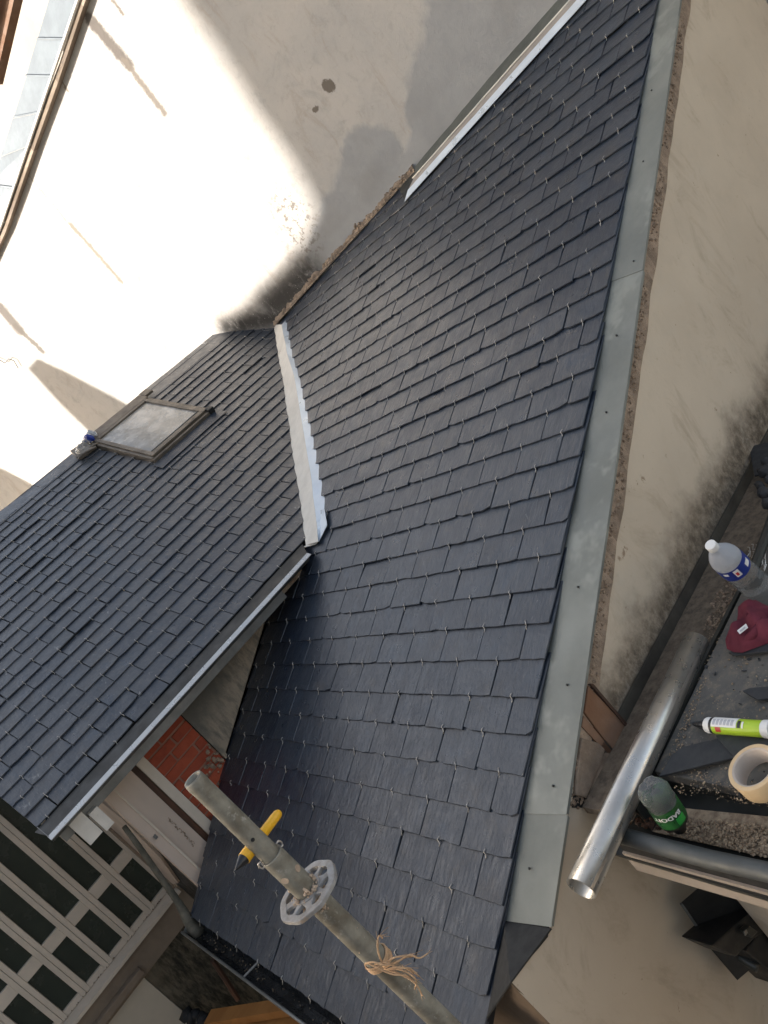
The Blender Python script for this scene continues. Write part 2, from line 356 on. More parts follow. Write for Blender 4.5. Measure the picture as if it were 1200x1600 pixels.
def gable_mat():
    m = Mt('gable_render', (.5, .43, .33), .9, 0, .25); co = m.pos(); s = m.sep(co)   # world x = b, z up
    c = m.mix(m.ramp(m.noise(co, 2.0, 5, .55), .3, .7), (.56, .475, .365), (.50, .42, .32))
    c = m.mix(m.ramp(m.noise(co, 9, 5, .6), .5, .8, 0, .35), c, (.44, .37, .28))
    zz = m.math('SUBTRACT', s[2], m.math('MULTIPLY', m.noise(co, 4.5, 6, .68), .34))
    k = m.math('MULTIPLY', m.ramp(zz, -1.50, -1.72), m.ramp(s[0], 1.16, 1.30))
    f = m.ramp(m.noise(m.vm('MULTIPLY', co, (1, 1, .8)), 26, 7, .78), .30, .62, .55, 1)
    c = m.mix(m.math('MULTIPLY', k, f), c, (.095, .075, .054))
    # thin dirt spots
    c = m.mix(m.ramp(m.noise(co, 11, 5, .7), .66, .74, 0, .75), c, (.20, .13, .08))
    c = m.mix(m.ramp(m.noise(m.vm('MULTIPLY', co, (1, 1, .45)), 5.5, 7, .72, .8), .50, .68, 0, .38), c, (.29, .225, .155))
    c = m.mix(m.ramp(m.noise(co, 3.3, 7, .7), .54, .68, 0, .35), c, (.52, .46, .37))
    c = m.mix(m.ramp(m.noise(co, 36, 5, .7), .66, .74, 0, .7), c, (.22, .15, .10))
    m.color(c); m.bump(m.noise(co, 22, 6, .65), .18, .008); return m.m
M_GABLE = gable_mat()
def moss_mat(name, c1, c2, dark, vec, lo, hi, streak=(1, 1, .3)):
    m = Mt(name, c1, .9, 0, .3); co = m.pos()
    c = m.mix(m.ramp(m.noise(co, 3, 5, .6), .3, .7), c1, c2)
    d = m.math('ADD', m.vm('DOT_PRODUCT', co, vec), m.math('MULTIPLY', m.math('SUBTRACT', m.noise(co, 9, 6, .7), .5), .25))
    k = m.math('MULTIPLY', m.ramp(d, lo, hi), m.ramp(m.noise(m.vm('MULTIPLY', co, streak), 34, 6, .75), .3, .65, .2, 1))
    m.color(m.mix(k, c, dark)); m.bump(m.noise(co, 30, 7, .7), .5, .01); return m.m
n1w = (MAIN.n[1], MAIN.n[0], MAIN.n[2])
M_CHEEK = moss_mat('cement_cheek', (.135, .125, .105), (.095, .09, .078), (.33, .27, .20), n1w, -1.8+.24, -1.8+.03)
M_MOSSY = moss_mat('mossy_render', (.22, .185, .13), (.16, .13, .09), (.030, .028, .020), (0.9, 0, -.45), .95, 1.25)

# ================================================================ SETTING
gz = -3.2
def ground():
    n = 14; v = []; f = []
    for i in range(n+1):
        for j in range(n+1): v.append(V3((i/n-.5)*560, (j/n-.5)*560, gz))
    for i in range(n):
        for j in range(n): f.append([i*(n+1)+j, i*(n+1)+j+1, (i+1)*(n+1)+j+1, (i+1)*(n+1)+j])
    return mesh_obj('ground', v, f, M_CONC, kind='structure')
ground()

# ================================================================ SLATE ROOFS
TH = .0036
def outline(w, L, chip):
    g = lambda s: random.gauss(0, s)
    p = []
    nb = 5
    for i in range(nb+1):
        x = -w/2+w*i/nb; y = g(.0005)
        if i in (0, nb) and random.random() < chip: y += random.uniform(.001, .007)
        elif random.random() < .06: y += random.uniform(.001, .0025)
        p.append((x+(g(.0006) if 0 < i < nb else 0), y))
    p.append((w/2+g(.0007), L*.35)); p.append((w/2+g(.0005), L)); p.append((-w/2+g(.0005), L)); p.append((-w/2+g(.0007), L*.35))
    return p
def clip(poly, planes):
    for (nx, ny, c) in planes:                      # keep nx*x+ny*y <= c
        out = []
        for i in range(len(poly)):
            a, b = poly[i], poly[(i+1) % len(poly)]
            da, db = nx*a[0]+ny*a[1]-c, nx*b[0]+ny*b[1]-c
            if da <= 0: out.append(a)
            if da*db < 0:
                t = da/(da-db); out.append((a[0]+(b[0]-a[0])*t, a[1]+(b[1]-a[1])*t))
        poly = out
        if len(poly) < 3: return []
    return poly
def slate_geo(poly, th=TH, ch=.0005):
    n = len(poly); cx = sum(p[0] for p in poly)/n; cy = sum(p[1] for p in poly)/n
    v = []
    for (x, y) in poly: v.append((x, y, 0))
    for (x, y) in poly: v.append((x, y, th*.6))
    for (x, y) in poly:
        d = math.hypot(x-cx, y-cy) or 1; k = max(0, 1-ch*1.4/d); v.append((cx+(x-cx)*k, cy+(y-cy)*k, th))
    f = [[2*n+i for i in range(n)]]
    for i in range(n):
        j = (i+1) % n; f += [[i, j, n+j, n+i], [n+i, n+j, 2*n+j, 2*n+i]]
    return v, f
def slate_mesh(poly, mat):
    v, f = slate_geo(poly); me = bpy.data.meshes.new('slate'); me.from_pydata([(a*S, b*S, c*S) for a, b, c in v], [], f); me.materials.append(mat); return me
def hook_mesh(amp):
    m = MB(); pts = [(-.0005*amp, -.0085, -.0022), (.0007*amp, -.0045, -.0005), (-.0003*amp, -.0016, .0012), (-.0012*amp, 0.0004, TH+.0016), (-.0002, .0035, TH+.0018), (.0012*amp, .0062, TH+.0012)]
    m.tube([V3(p[0], p[1]*1.15, p[2]) for p in pts], .00080, 5)
    me = bpy.data.meshes.new('hook'); me.from_pydata([v*S for v in m.v], [], m.f); me.materials.append(M_HOOK)
    for p in me.polygons: p.use_smooth = True
    return me
HOOKS = [hook_mesh(a) for a in (1, -1, .4, 1.5, -1.6)]
def lay(fr, root, slates, mat, exposure, limit, hooks_until, dev=.004):
    """slates: list of (x, y, w, L, planes, hook). The first `limit` become parts, the rest one part."""
    B = fr.mat(); variants = {}
    tilt = math.atan(TH*1.25/exposure)
    rest = MB(); resth = MB(); k = 0
    for (x, y, w, L, planes, hk) in slates:
        rz = random.gauss(0, .006); th = tilt*random.uniform(.85, 1.25)
        if random.random() < .05: th *= 1.5; rz *= 2
        R3 = Matrix.Rotation(rz, 3, 'Z') @ Matrix.Rotation(-th, 3, 'X')
        h = -TH+random.uniform(-.0004, .0006)
        need = bool(planes)
        if need:
            p = [(px+x, py+y) for px, py in outline(w, L, .25)]
            q = clip(p, planes)
            if len(q) < 3: continue
            ar = abs(sum(q[i][0]*q[(i+1) % len(q)][1]-q[(i+1) % len(q)][0]*q[i][1] for i in range(len(q))))/2
            if ar < .0004: continue
            cut = len(q) != len(p) or abs(ar-w*L) > .05*w*L
            poly = [(px-x, py-y) for px, py in q]
            if hk and not any(abs(px) < .02 and py < .01 for px, py in poly): hk = False
            if hk and any(nx*x+ny*y > c-.003 for nx, ny, c in planes): hk = False
        if k < limit:
            if need and cut: me = slate_mesh(poly, mat)
            else:
                key = round(w, 3)
                if key not in variants: variants[key] = [slate_mesh(outline(w, L, .25), mat) for _ in range(12)]
                me = random.choice(variants[key])
            o = bpy.data.objects.new('slate', me)
            P = W(fr.pt(x, y, h)); link(o, root, P)
            Q = (B @ R3); o.rotation_mode = 'QUATERNION'; o.rotation_quaternion = Q.to_quaternion()
            if hk and k < hooks_until:
                hh = bpy.data.objects.new('hook', random.choice(HOOKS)); COL.objects.link(hh); hh.parent = o
                hh.location = Vector((random.gauss(0, .0015)*S, 0, 0))
            k += 1
        else:
            v, f = slate_geo(poly if need else outline(w, L, .25))
            vv = []
            for c in v:
                c = R3 @ Vector(c); vv.append(fr.pt(x+c.x, y+c.y, h+c.z))
            rest.add(vv, f)
            if hk:
                hm = random.choice(HOOKS); vv = [fr.pt(x+(v_.co.x/S), y+(v_.co.y/S), h+(v_.co.z/S)) for v_ in hm.vertices]
                resth.add(vv, [list(p_.vertices) for p_ in hm.polygons])
    if rest.v: rest.build('slate', mat, root, kind='stuff')
    if resth.v: resth.build('hook', M_HOOK, root, kind='stuff')

main = thing('slate_roof', 'main new blue-black slate roof in the middle, slates held by small steel hooks', 'roof', (1.7, .2, -1.02))
side = thing('slate_roof', 'left slate roof with a skylight set into it, older and greyer slates', 'roof', (2.4, .5, -.6))

# --- main roof: x = -a, y = s
E1 = .068; W1 = .1242
def lineplane(P, Q, keep):                           # half plane through P,Q keeping point keep
    nx, ny = Q[1]-P[1], -(Q[0]-P[0]); c = nx*P[0]+ny*P[1]
    if nx*keep[0]+ny*keep[1] > c: nx, ny, c = -nx, -ny, -c
    return (nx, ny, c)
keep = (-1.6, .9)
pl_val = lineplane((-2.192, .80), (-3.295, 1.94), keep)
pl_left = lineplane((-2.30, -.42), (-2.388, 0), keep)
pl_left2 = (-1, 0, 2.388)
wA = MAIN.xy(MAIN.px(440, 500)); wB = MAIN.xy(MAIN.px(640, 272)); wC = MAIN.xy(MAIN.px(885, 0))
pl_wall = lineplane(wA, wC, keep)
fA = MAIN.xy(MAIN.px(637, 313)); fB = MAIN.xy(MAIN.px(912, 5)); pl_flash = lineplane(fA, fB, keep)
sl_list = []
for k in range(-5, 40):
    y = -.0165+E1*k+random.gauss(0, .0008)
    if k == -5: y = -.3665
    L = E1*2.25 if k > -5 else E1*1.7
    c0 = 1.434 if k % 2 == 0 else 1.434-W1/2
    aR = 1.112+.0011*(k+4)
    n0 = int((c0-aR)/W1)+1
    for j in range(-n0-1, 22):
        a = c0+W1*j; w = W1-random.choice([.0018, .0024, .0032, .0045])
        aL = a-w/2; aH = a+w/2; hk = True
        if aH < aR+.012: continue
        if aL < aR:
            if aH-aR < W1*.35: continue
            aL = aR+random.uniform(-.005, .004); hk = (aH-aL) > W1*.75
        nxt = aL-aR
        if nxt > 0 and nxt < W1*.40: aL = aR+random.uniform(-.006, .003)          # a wide closing slate
        w = aH-aL; a = (aL+aH)/2
        if a > 3.35: break
        planes = []
        if y < .70:
            if a > 2.2: planes.append(pl_left if y < 0 else pl_left2)
        elif a > 2.0+(y-.7)*.9: planes.append(pl_val)
        if y > 1.75 and a > 0: planes.append(pl_wall)
        if y+L > 1.95 and a < 2.30: planes.append(pl_flash)
        x = -a
        sl_list.append((x, y, round(w, 4) if abs(w-W1) > .004 else w, L, planes, hk))
lay(MAIN, main, sl_list, M_SLATE, E1, 300, 300)

# --- side roof: x = b, y = s'
E2 = .0605; W2 = .1318
vA = SIDE.xy(SIDE.px(434, 505)); vB = SIDE.xy(SIDE.px(485.5, 843)); pl_v2 = lineplane(vA, vB, (.6, 2.2))
eA = (SIDE.px(350, 512)); pl_w2 = lineplane(SIDE.xy(SIDE.px(356, 510)), SIDE.xy(SIDE.px(436, 506)), (1., 2.4))
RIDGE = 3.231
SK = [SIDE.xy(SIDE.px(*q)) for q in [(150, 702), (232, 630), (322, 652), (240, 722)]]
sx0, sx1, sy0, sy1 = min(q[0] for q in SK), max(q[0] for q in SK), min(q[1] for q in SK), max(q[1] for q in SK)
sl2 = []
for k in range(0, 24):
    y = 1.7560+E2*k+random.gauss(0, .0006)
    if k == 23: y = 1.756+E2*22.9
    c0 = .0955 if k % 2 else .0295+W2
    for j in range(-1, 20):
        b = c0+W2*j; w = W2-random.choice([.0016, .0020, .0028, .004])
        if b-w/2 < -.0: continue
        if b > 2.35: break
        L = min(E2*2.3, RIDGE-y+.002)
        planes = []
        vx = vB[0]+(y-vB[1])*(vA[0]-vB[0])/(vA[1]-vB[1])
        if b+w > vx-.02: planes.append(pl_v2)
        if b > 1.95 and y > 2.9: planes.append(pl_w2)
        if sx0+.02 < b < sx1-.02 and sy0-.0 < y < sy1-.02: continue
        sl2.append((b, y, w, L, planes, True))
for k in range(0, 23, 2): sl2.append((.0295+.033, 1.7560+E2*k, .0640, E2*2.3, [], True))
# ridge course of wider slates
for j in range(14):
    b = .1+j*.175
    if b < 2.25: sl2.append((b, 3.132, .173, .097, [pl_v2, pl_w2] if b > 1.8 else [], False))
# nearest first
sl2.sort(key=lambda q: q[1]-.15*q[0])
lay(SIDE, side, sl2, M_SLATE2, E2, 300, 300)

# --- decks
def rp(fr, x, y, h): return fr.pt(x, y, h)
dk = [(-1.115, -.358), (-2.29, -.358), (-2.380, 0), (-2.385, .70), (-2.23, .84), (-3.25, 1.94), wA, (wC[0]+.0, wC[1]), (-1.16, 2.42), ]
prism_obj('roof_deck', [rp(MAIN, x, y, -.0085) for x, y in dk], MAIN.n*-.02, M_DECK, main)
sd = [(.045, 1.775), (1.06, 1.775), (vB[0]+.012, vB[1]+.02), (vA[0]-.003, vA[1]), (SIDE.xy(SIDE.px(356, 510))[0], 3.215), (.045, 3.225)]
prism_obj('roof_deck', [rp(SIDE, x, y, -.0085) for x, y in sd], SIDE.n*-.02, M_DECK, side)
# hidden far slope behind the ridge of the side roof
m = MB(); RA = V3(3.57, 0, 0)
z0 = (SIDE.d+math.sin(T2)*3.565)/math.cos(T2)
m.prism([V3(3.572, .04, z0-.004), V3(3.572, 2.10, z0-.004), V3(6.2, 1.44, z0-1.32), V3(6.2, .04, z0-1.32)], (0, 0, -.03))
m.build('far_slope', M_SLATE2, side)

def skin(name, A, Bq, th, mat, par):
    vv = []; ff = []; n = len(A)
    for p, q in zip(A, Bq): vv += [p, q, p-th, q-th]
    for i in range(n-1):
        k = i*4; ff += [[k, k+1, k+5, k+4], [k+2, k+6, k+7, k+3], [k, k+4, k+6, k+2], [k+1, k+3, k+7, k+5]]
    ff += [[0, 2, 3, 1], [4*n-4, 4*n-3, 4*n-1, 4*n-2]]
    return mesh_obj(name, vv, ff, mat, par)
# --- zinc verge strip beside the gable, in two lengths with a lapped seam
def strip_poly(pxs, h): return [MAIN.px(x, y, h) for x, y in pxs]
vh = -.014
oA, oB = MAIN.xy(MAIN.px(861, 1450, vh)), MAIN.xy(MAIN.px(1064, 0, vh))
def ox(s_): return oA[0]+(oB[0]-oA[0])*(s_-oA[1])/(oB[1]-oA[1])
st1 = [(-1.0, -.092), (-1.128, -.108), (-1.125, .06), (-1.0, .072)]
st2 = [(-1.0, .072), (-1.125, .06), (-1.155, 1.16), (-1.012, 1.145)]
st3 = [(-1.012, 1.145), (-1.155, 1.16), (-1.20, 2.50), (-1.035, 2.48)]
for i, st in enumerate((st1, st2, st3)):
    st = [(ox(st[0][1]), st[0][1]), st[1], st[2], (ox(st[3][1]), st[3][1])]
    n = 1 if i == 0 else 10; top = []; m = MB(); vv = []; ff = []
    nx = 5
    for r in range(n+1):
        for c in range(nx+1):
            u_, v_ = c/nx, r/n
            x = (st[0][0]*(1-u_)+st[1][0]*u_)*(1-v_)+(st[3][0]*(1-u_)+st[2][0]*u_)*v_
            y = (st[0][1]*(1-u_)+st[1][1]*u_)*(1-v_)+(st[3][1]*(1-u_)+st[2][1]*u_)*v_
            wv = .0016*noise.noise(Vector((x*9, y*7, 2)))
            vv.append(MAIN.pt(x, y, vh+wv+i*.0012))
    nt = len(vv)
    vv += [q-MAIN.n*.0012 for q in vv]
    for r in range(n):
        for c in range(nx):
            q = [r*(nx+1)+c, r*(nx+1)+c+1, (r+1)*(nx+1)+c+1, (r+1)*(nx+1)+c]; ff.append(q); ff.append([k_+nt for k_ in q[::-1]])
    for r in range(n):
        q = r*(nx+1); ff.append([q, q+nx+1, q+nx+1+nt, q+nt])
    for c in range(nx): ff.append([c, c+1, c+1+nt, c+nt])
    o = mesh_obj('verge_flashing', vv, ff, M_ZINC, main)
    # outer drip edge folded down
    d0 = MAIN.pt(st[0][0]-.002, st[0][1]+.004, vh-.0002+i*.0012); d1 = MAIN.pt(st[3][0], st[3][1], vh-.0002+i*.0012)
    prism_obj('drip_edge', [d0, d1, d1-EZ*.006, d0-EZ*.006], (-.0016, 0, 0), M_ZINC, main)
for (px_, py_) in [(1018, 141), (1005, 252), (963, 524), (947, 644), (903, 917), (886, 1070), (864, 1228), (827, 1357), (990, 408)]:
    P = MAIN.px(px_, py_, vh+.003); m = MB(); m.lathe(P, MAIN.n, [(-.001, .0022), (.0012, .0020), (.0018, .0008), (.0018, 0)], 8); m.build('nail', M_ZDARK, main)
# dark drip sheet below the strip, under the slate verge
q0, q1, q2 = MAIN.px(788, 1438, -.016), MAIN.px(861, 1450, -.016), MAIN.px(752, 1602, -.016)
q3 = MAIN.pt(-1.16, -.30, -.016); q4 = MAIN.pt(-1.16, -.09, -.016)
GCs = hit(797, 1535, V3(1, -.031, 0), 1.0075)
skin('drip_sheet', [q4, q0, q1], [q3, q2, GCs], EZ*.003, M_SHEET, main)
# verge batten edge, coloured black for the shadow under the slates
prism_obj('verge_edge', [MAIN.pt(-1.118, -.362, -.0095), MAIN.pt(-1.172, 2.45, -.0095), MAIN.pt(-1.172, 2.45, -.0135), MAIN.pt(-1.118, -.362, -.0135)], (.008, 0, 0), M_BLACKM, main)

# --- top flashing against the tall wall
f0, f1 = MAIN.xy(MAIN.px(634, 316)), MAIN.xy(MAIN.px(925, -6))
g0, g1 = MAIN.xy(MAIN.px(650, 282)), MAIN.xy(MAIN.px(905, -6))
h0, h1 = MAIN.xy(MAIN.px(652, 264)), MAIN.xy(MAIN.px(882, -10))
def band(name, a0, a1, b0, b1, ha, hb, mat, n=14, amp=.0015, label=None):
    vv = []; ff = []
    for i in range(n+1):
        t = i/n; P = Vector((a0[0]*(1-t)+a1[0]*t, a0[1]*(1-t)+a1[1]*t)); Q = Vector((b0[0]*(1-t)+b1[0]*t, b0[1]*(1-t)+b1[1]*t))
        w1 = random.gauss(0, amp); w2 = random.gauss(0, amp)
        A = MAIN.pt(P.x, P.y+w1*.5, ha); Bq = MAIN.pt(Q.x, Q.y+w2, hb+w2*.5)
        vv += [A, Bq, A-MAIN.n*.0015, Bq-MAIN.n*.0015]
    for i in range(n):
        k = i*4; ff += [[k, k+1, k+5, k+4], [k+2, k+6, k+7, k+3], [k, k+4, k+6, k+2], [k+1, k+3, k+7, k+5]]
    ff += [[0, 2, 3, 1], [4*n, 4*n+1, 4*n+3, 4*n+2]]
    return mesh_obj(name, vv, ff, mat, main, label=label)
def lerp2(p, q, t): return (p[0]*(1-t)+q[0]*t, p[1]*(1-t)+q[1]*t)
e0, e1 = lerp2(f0, g0, .48), lerp2(f1, g1, .48)
band('top_flashing', f0, f1, e0, e1, .006, .013, M_ZNEW, amp=.0004)
band('flashing_fold', (e0[0], e0[1]+.0008), (e1[0], e1[1]+.0008), g0, g1, .0115, .012, M_FOLD, amp=.0016)
band('wall_upstand', (g0[0], g0[1]+.0008), (g1[0], g1[1]+.0008), h0, h1, .006, .012, M_UPST, amp=.0010)
m = MB(); m.tube([MAIN.pt(g0[0]*(1-i/12)+g1[0]*i/12, g0[1]*(1-i/12)+g1[1]*i/12, .014+random.gauss(0, .0008)) for i in range(13)], .0030, 6); m.build('flashing_bead', M_ZPALE, main, smooth=True)
# flashing end apron where it stops
prism_obj('flashing_apron', [MAIN.px(622, 292, .0015), MAIN.px(634, 316, .0015), MAIN.px(660, 285, .0015), MAIN.px(650, 262, .0015)], MAIN.n*-.0012, M_ZDARK, main)

# --- valley strip: pale left wing tinted cream for the bright wall's light, narrow blue-grey wing on the right
L_ = [(427, 507), (434, 552), (442, 596), (448, 642), (456, 700), (464, 755), (473, 815), (478, 852)]
C_ = [(440, 507), (449, 552), (460, 592), (468, 640), (479, 700), (487, 755), (494, 815), (497, 846)]
R_ = [(447, 499), (456, 547), (468, 589), (479, 639), (493, 699), (503, 754), (511, 800), (499, 847)]
vg = thing('valley_flashing', 'pale zinc valley strip between the two slate roofs', 'flashing', SIDE.px(480, 850))
def dens(L, k=3):
    o = []
    for i in range(len(L)-1):
        for j in range(k): t = j/k; o.append((L[i][0]*(1-t)+L[i+1][0]*t+random.gauss(0, .35), L[i][1]*(1-t)+L[i+1][1]*t))
    return o+[L[-1]]
Ld, Cd, Rd = dens(L_), dens(C_), dens(R_)
cl = [MAIN.px(x, y, .012) for x, y in Cd]
skin('left_wing', [SIDE.px(x, y, -.003) for x, y in Ld], cl, EZ*.0015, M_ZPALE, vg)
skin('right_wing', [p-MAIN.n*.0006 for p in cl], [MAIN.px(x, y, -.004) for x, y in Rd], EZ*.0015, M_ZNEW, vg)
prism_obj('end_lip', [SIDE.px(480, 851, .004), MAIN.px(497, 845, .011), MAIN.px(494, 850, .001), SIDE.px(471, 856, -.004)], EZ*-.0015, M_ZPALE, vg)
prism_obj('right_lip', [MAIN.px(499, 797, .004), MAIN.px(507, 796, .009), MAIN.px(511, 820, .009), MAIN.px(498, 846, .004)], EZ*-.0012, M_ZNEW, vg)

# --- eaves gutter of the side roof: dark tray and bright lip
tray = [SIDE.pt(.02, 1.752, -.004), SIDE.pt(1.06, 1.752, -.004), V3(2.172, 1.015, -.586), V3(2.170, .035, -.588)]
prism_obj('gutter_tray', tray, EZ*-.0015, M_TRAY, side)
m = MB()
m.prism([V3(2.1775, .030, -.583), V3(2.1775, 1.02, -.582), V3(2.163, 1.02, -.5895), V3(2.162, .030, -.5905)], (.0004, 0, -.002))
o = m.build('gutter_lip', M_LIP, side)
prism_obj('gutter_front', [V3(2.172, .034, -.5915), V3(2.172, 1.02, -.5905), V3(2.20, 1.02, -.609), V3(2.20, .034, -.609)], (.0015, 0, 0), M_GREYMET, side)
prism_obj('gutter_end', [V3(2.172, .0325, -.583), V3(2.25, .0325, -.566), V3(2.245, .0325, -.605), V3(2.202, .0325, -.609)], (0, -.0015, 0), M_GREYMET, side)
prism_obj('fascia_board', [V3(2.225, .05, -.612), V3(2.225, .90, -.612), V3(2.225, .90, -.640), V3(2.225, .05, -.640)], (.015, 0, 0), M_GREYMET, side)
prism_obj('soffit', [V3(2.242, .05, -.632), V3(2.242, 1.0, -.632), V3(2.388, 1.0, -.632), V3(2.388, .05, -.632)], (0, 0, .012), M_WOODG, side)
# projecting rafter end
prism_obj('rafter_end', [V3(2.2, .078, -.605), V3(2.2, .118, -.605), V3(2.2, .118, -.684), V3(2.2, .078, -.684)], (.022, 0, 0), M_WHITEP, side)
prism_obj('rafter_end', [V3(2.196, .124, -.628), V3(2.196, .150, -.628), V3(2.196, .150, -.690), V3(2.196, .124, -.690)], (.022, 0, 0), M_WHITEP, side)
# left verge board
prism_obj('verge_board', [SIDE.pt(.044, 1.77, -.012), SIDE.pt(.044, 3.22, -.012), SIDE.pt(.044, 3.22, -.06), SIDE.pt(.044, 1.77, -.06)], (0, .012, 0), M_CREAM, side)

box_obj('inner_sun_stop', (3.2, 3.5, .25, 2.04, gz, -.13), M_BLACKM, side)  # unseen block added to stop sun leaking in under the roof
# --- skylight in the side roof (part) with its pieces
fw = .018
def sq(x0, x1, y0, y1, h): return [SIDE.pt(x0, y0, h), SIDE.pt(x1, y0, h), SIDE.pt(x1, y1, h), SIDE.pt(x0, y1, h)]
sx0, sx1, sy0, sy1 = 1.232, 1.535, 2.715, 3.145
m = MB()
hh = .024
for (x0, x1, y0, y1) in [(sx0, sx0+fw, sy0, sy1), (sx1-fw, sx1, sy0, sy1), (sx0+fw, sx1-fw, sy0, sy0+fw*1.4), (sx0+fw, sx1-fw, sy1-fw*1.6, sy1)]:
    m.prism(sq(x0, x1, y0, y1, -.01), SIDE.n*(hh+.01))
skl = m.build('skylight', M_BRONZE, side, bevel=.002)
glass = prism_obj('glass_pane', sq(sx0+fw, sx1-fw, sy0+fw*1.4, sy1-fw*1.6, hh-.008), SIDE.n*-.004, M_SKYGL, skl)
prism_obj('top_cover', sq(sx0-.02, sx1+.012, sy1-.012, sy1+.055, hh+.001), SIDE.n*-.022, M_BRONZE, skl, bevel=.003)
prism_obj('side_cover', sq(sx0-.012, sx0-.0005, sy0-.006, sy1-.014, hh-.006), SIDE.n*-.03, M_BRONZE, skl, bevel=.002)
prism_obj('side_cover', sq(sx1+.0005, sx1+.014, sy0-.006, sy1-.014, hh-.006), SIDE.n*-.03, M_BRONZE, skl, bevel=.002)
prism_obj('bottom_cover', sq(sx0-.012, sx1+.014, sy0-.020, sy0-.007, hh-.008), SIDE.n*-.028, M_BRONZE, skl, bevel=.002)
prism_obj('bottom_bar', sq(sx0+fw+.001, sx1-fw-.001, sy0+fw*1.4+.012, sy0+fw*1.4+.016, hh-.003), SIDE.n*-.004, M_GREYMET, skl)
prism_obj('end_cap', sq(sx1-.006, sx1+.020, sy0-.026, sy0+.004, hh+.003), SIDE.n*-.03, M_BLACKM, skl, bevel=.003)
prism_obj('bracket', sq(sx1+.014, sx1+.060, sy1+.01, sy1+.062, .012), SIDE.n*.012, M_BRONZE, skl, bevel=.003)
prism_obj('apron_flashing', sq(sx0-.03, sx1+.03, sy0-.085, sy0-.021, .0035), SIDE.n*-.002, M_SLATE2, skl)

# ================================================================ TALL WALL
wall = thing('tall_wall', 'tall pale rendered wall rising behind both roofs, left part in full sun', 'wall', WA+WH*.5+EZ*-1)
rot = math.atan2(WH[0], WH[1])                      # world direction of WH is (WH.b, WH.a)
def wall_mesh():
    me = bpy.data.meshes.new('render_face'); bm = bmesh.new()
    prof = []                                       # top line follows the coping
    nx, nz = 40, 16; s0, s1 = -5.0, 3.2; V = {}
    for i in range(nx+1):
        s_ = s0+(s1-s0)*i/nx
        top = 1.36+.125*(s_-.29) if s_ < .6 else 1.40+.125*(s_-.6)
        for j in range(nz+1):
            z = -3.2+(top+3.2)*j/nz
            V[i, j] = bm.verts.new((s_*S, .004*noise.noise(Vector((s_*2.2, z*2.2, 0)))*S, z*S))
    for i in range(nx):
        for j in range(nz): bm.faces.new([V[i, j], V[i+1, j], V[i+1, j+1], V[i, j+1]])
    # thickness
    ret = bmesh.ops.extrude_face_region(bm, geom=list(bm.faces)); vs_ = [g for g in ret['geom'] if isinstance(g, bmesh.types.BMVert)]
    for v in vs_: v.co.y += .16*S
    bmesh.ops.recalc_face_normals(bm, faces=bm.faces)
    bm.to_mesh(me); bm.free(); me.materials.append(M_TALL)
    o = bpy.data.objects.new('render_face', me); link(o, wall, W(WA)); o.rotation_euler = (0, 0, rot)
    return o
wf = wall_mesh()
# does local +y point away from the camera? if not, flip the thickness
ydir = Vector((-math.sin(rot), math.cos(rot), 0))
if ydir.dot(W(WA)) < 0:
    for v in wf.data.vertices:
        if v.co.y > .1: v.co.y -= .32*S
def wp(s_, z, out=0): return WA+WH*s_+EZ*z+WN*0+VIEW*out
VIEW = WN if WN.dot(-WA) > 0 else -WN
# coping of zinc sheets: steep lit face above a rolled lip
cpn = [(135+2, -40), (122, 0), (83, 120), (45, 228), (2, 356), (-40, 450)]
cpt = [(88, -40), (77, 0), (42, 119), (2, 245), (-35, 330), (-80, 430)]
def wpx(px_, py_, out): return hit(px_, py_, WN, WD+(out if WN.dot(-WA) > 0 else -out))
sgn = 1 if WN == VIEW else -1
lo = [hit(x, y, WN, WD+.03*1) for x, y in cpn]; hi = [hit(x, y, WN, WD-.05) for x, y in cpt]
if (lo[1]-WA).dot(VIEW) < 0: lo = [hit(x, y, WN, WD-.03) for x, y in cpn]; hi = [hit(x, y, WN, WD+.05) for x, y in cpt]
for i in range(len(lo)-1):
    for h_ in range(2 if 0 < i < 4 else 1):
        nseg = 2 if 0 < i < 4 else 1
        t0, t1 = h_/nseg, (h_+1)/nseg-.006
        A0, A1 = lo[i].lerp(lo[i+1], t0), lo[i].lerp(lo[i+1], t1); B0, B1 = hi[i].lerp(hi[i+1], t0), hi[i].lerp(hi[i+1], t1)
        cz = VIEW*(.004*((i*2+h_) % 2)+.002)
        prism_obj('coping_sheet', [A0+cz, A1+cz, B1+cz, B0+cz], VIEW*-.003, M_COPE, wall)
        prism_obj('standing_seam', [A1+cz+VIEW*.001, A1.lerp(A0, .05)+cz+VIEW*.001, B1.lerp(B0, .05)+cz+VIEW*.001, B1+cz+VIEW*.001], VIEW*.006, M_COPE, wall)
m = MB(); m.tube([p+VIEW*.006+EZ*random.uniform(-.003, .003) for p in lo], .007, 8); m.build('coping_lip', M_ZPALE, wall, smooth=True)
m = MB()
for i in range(len(lo)-1):
    m.prism([lo[i]-EZ*.008, lo[i+1]-EZ*.008, lo[i+1]-EZ*.028, lo[i]-EZ*.028], VIEW*-.035)
m.build('coping_soffit', M_WOODG, wall)
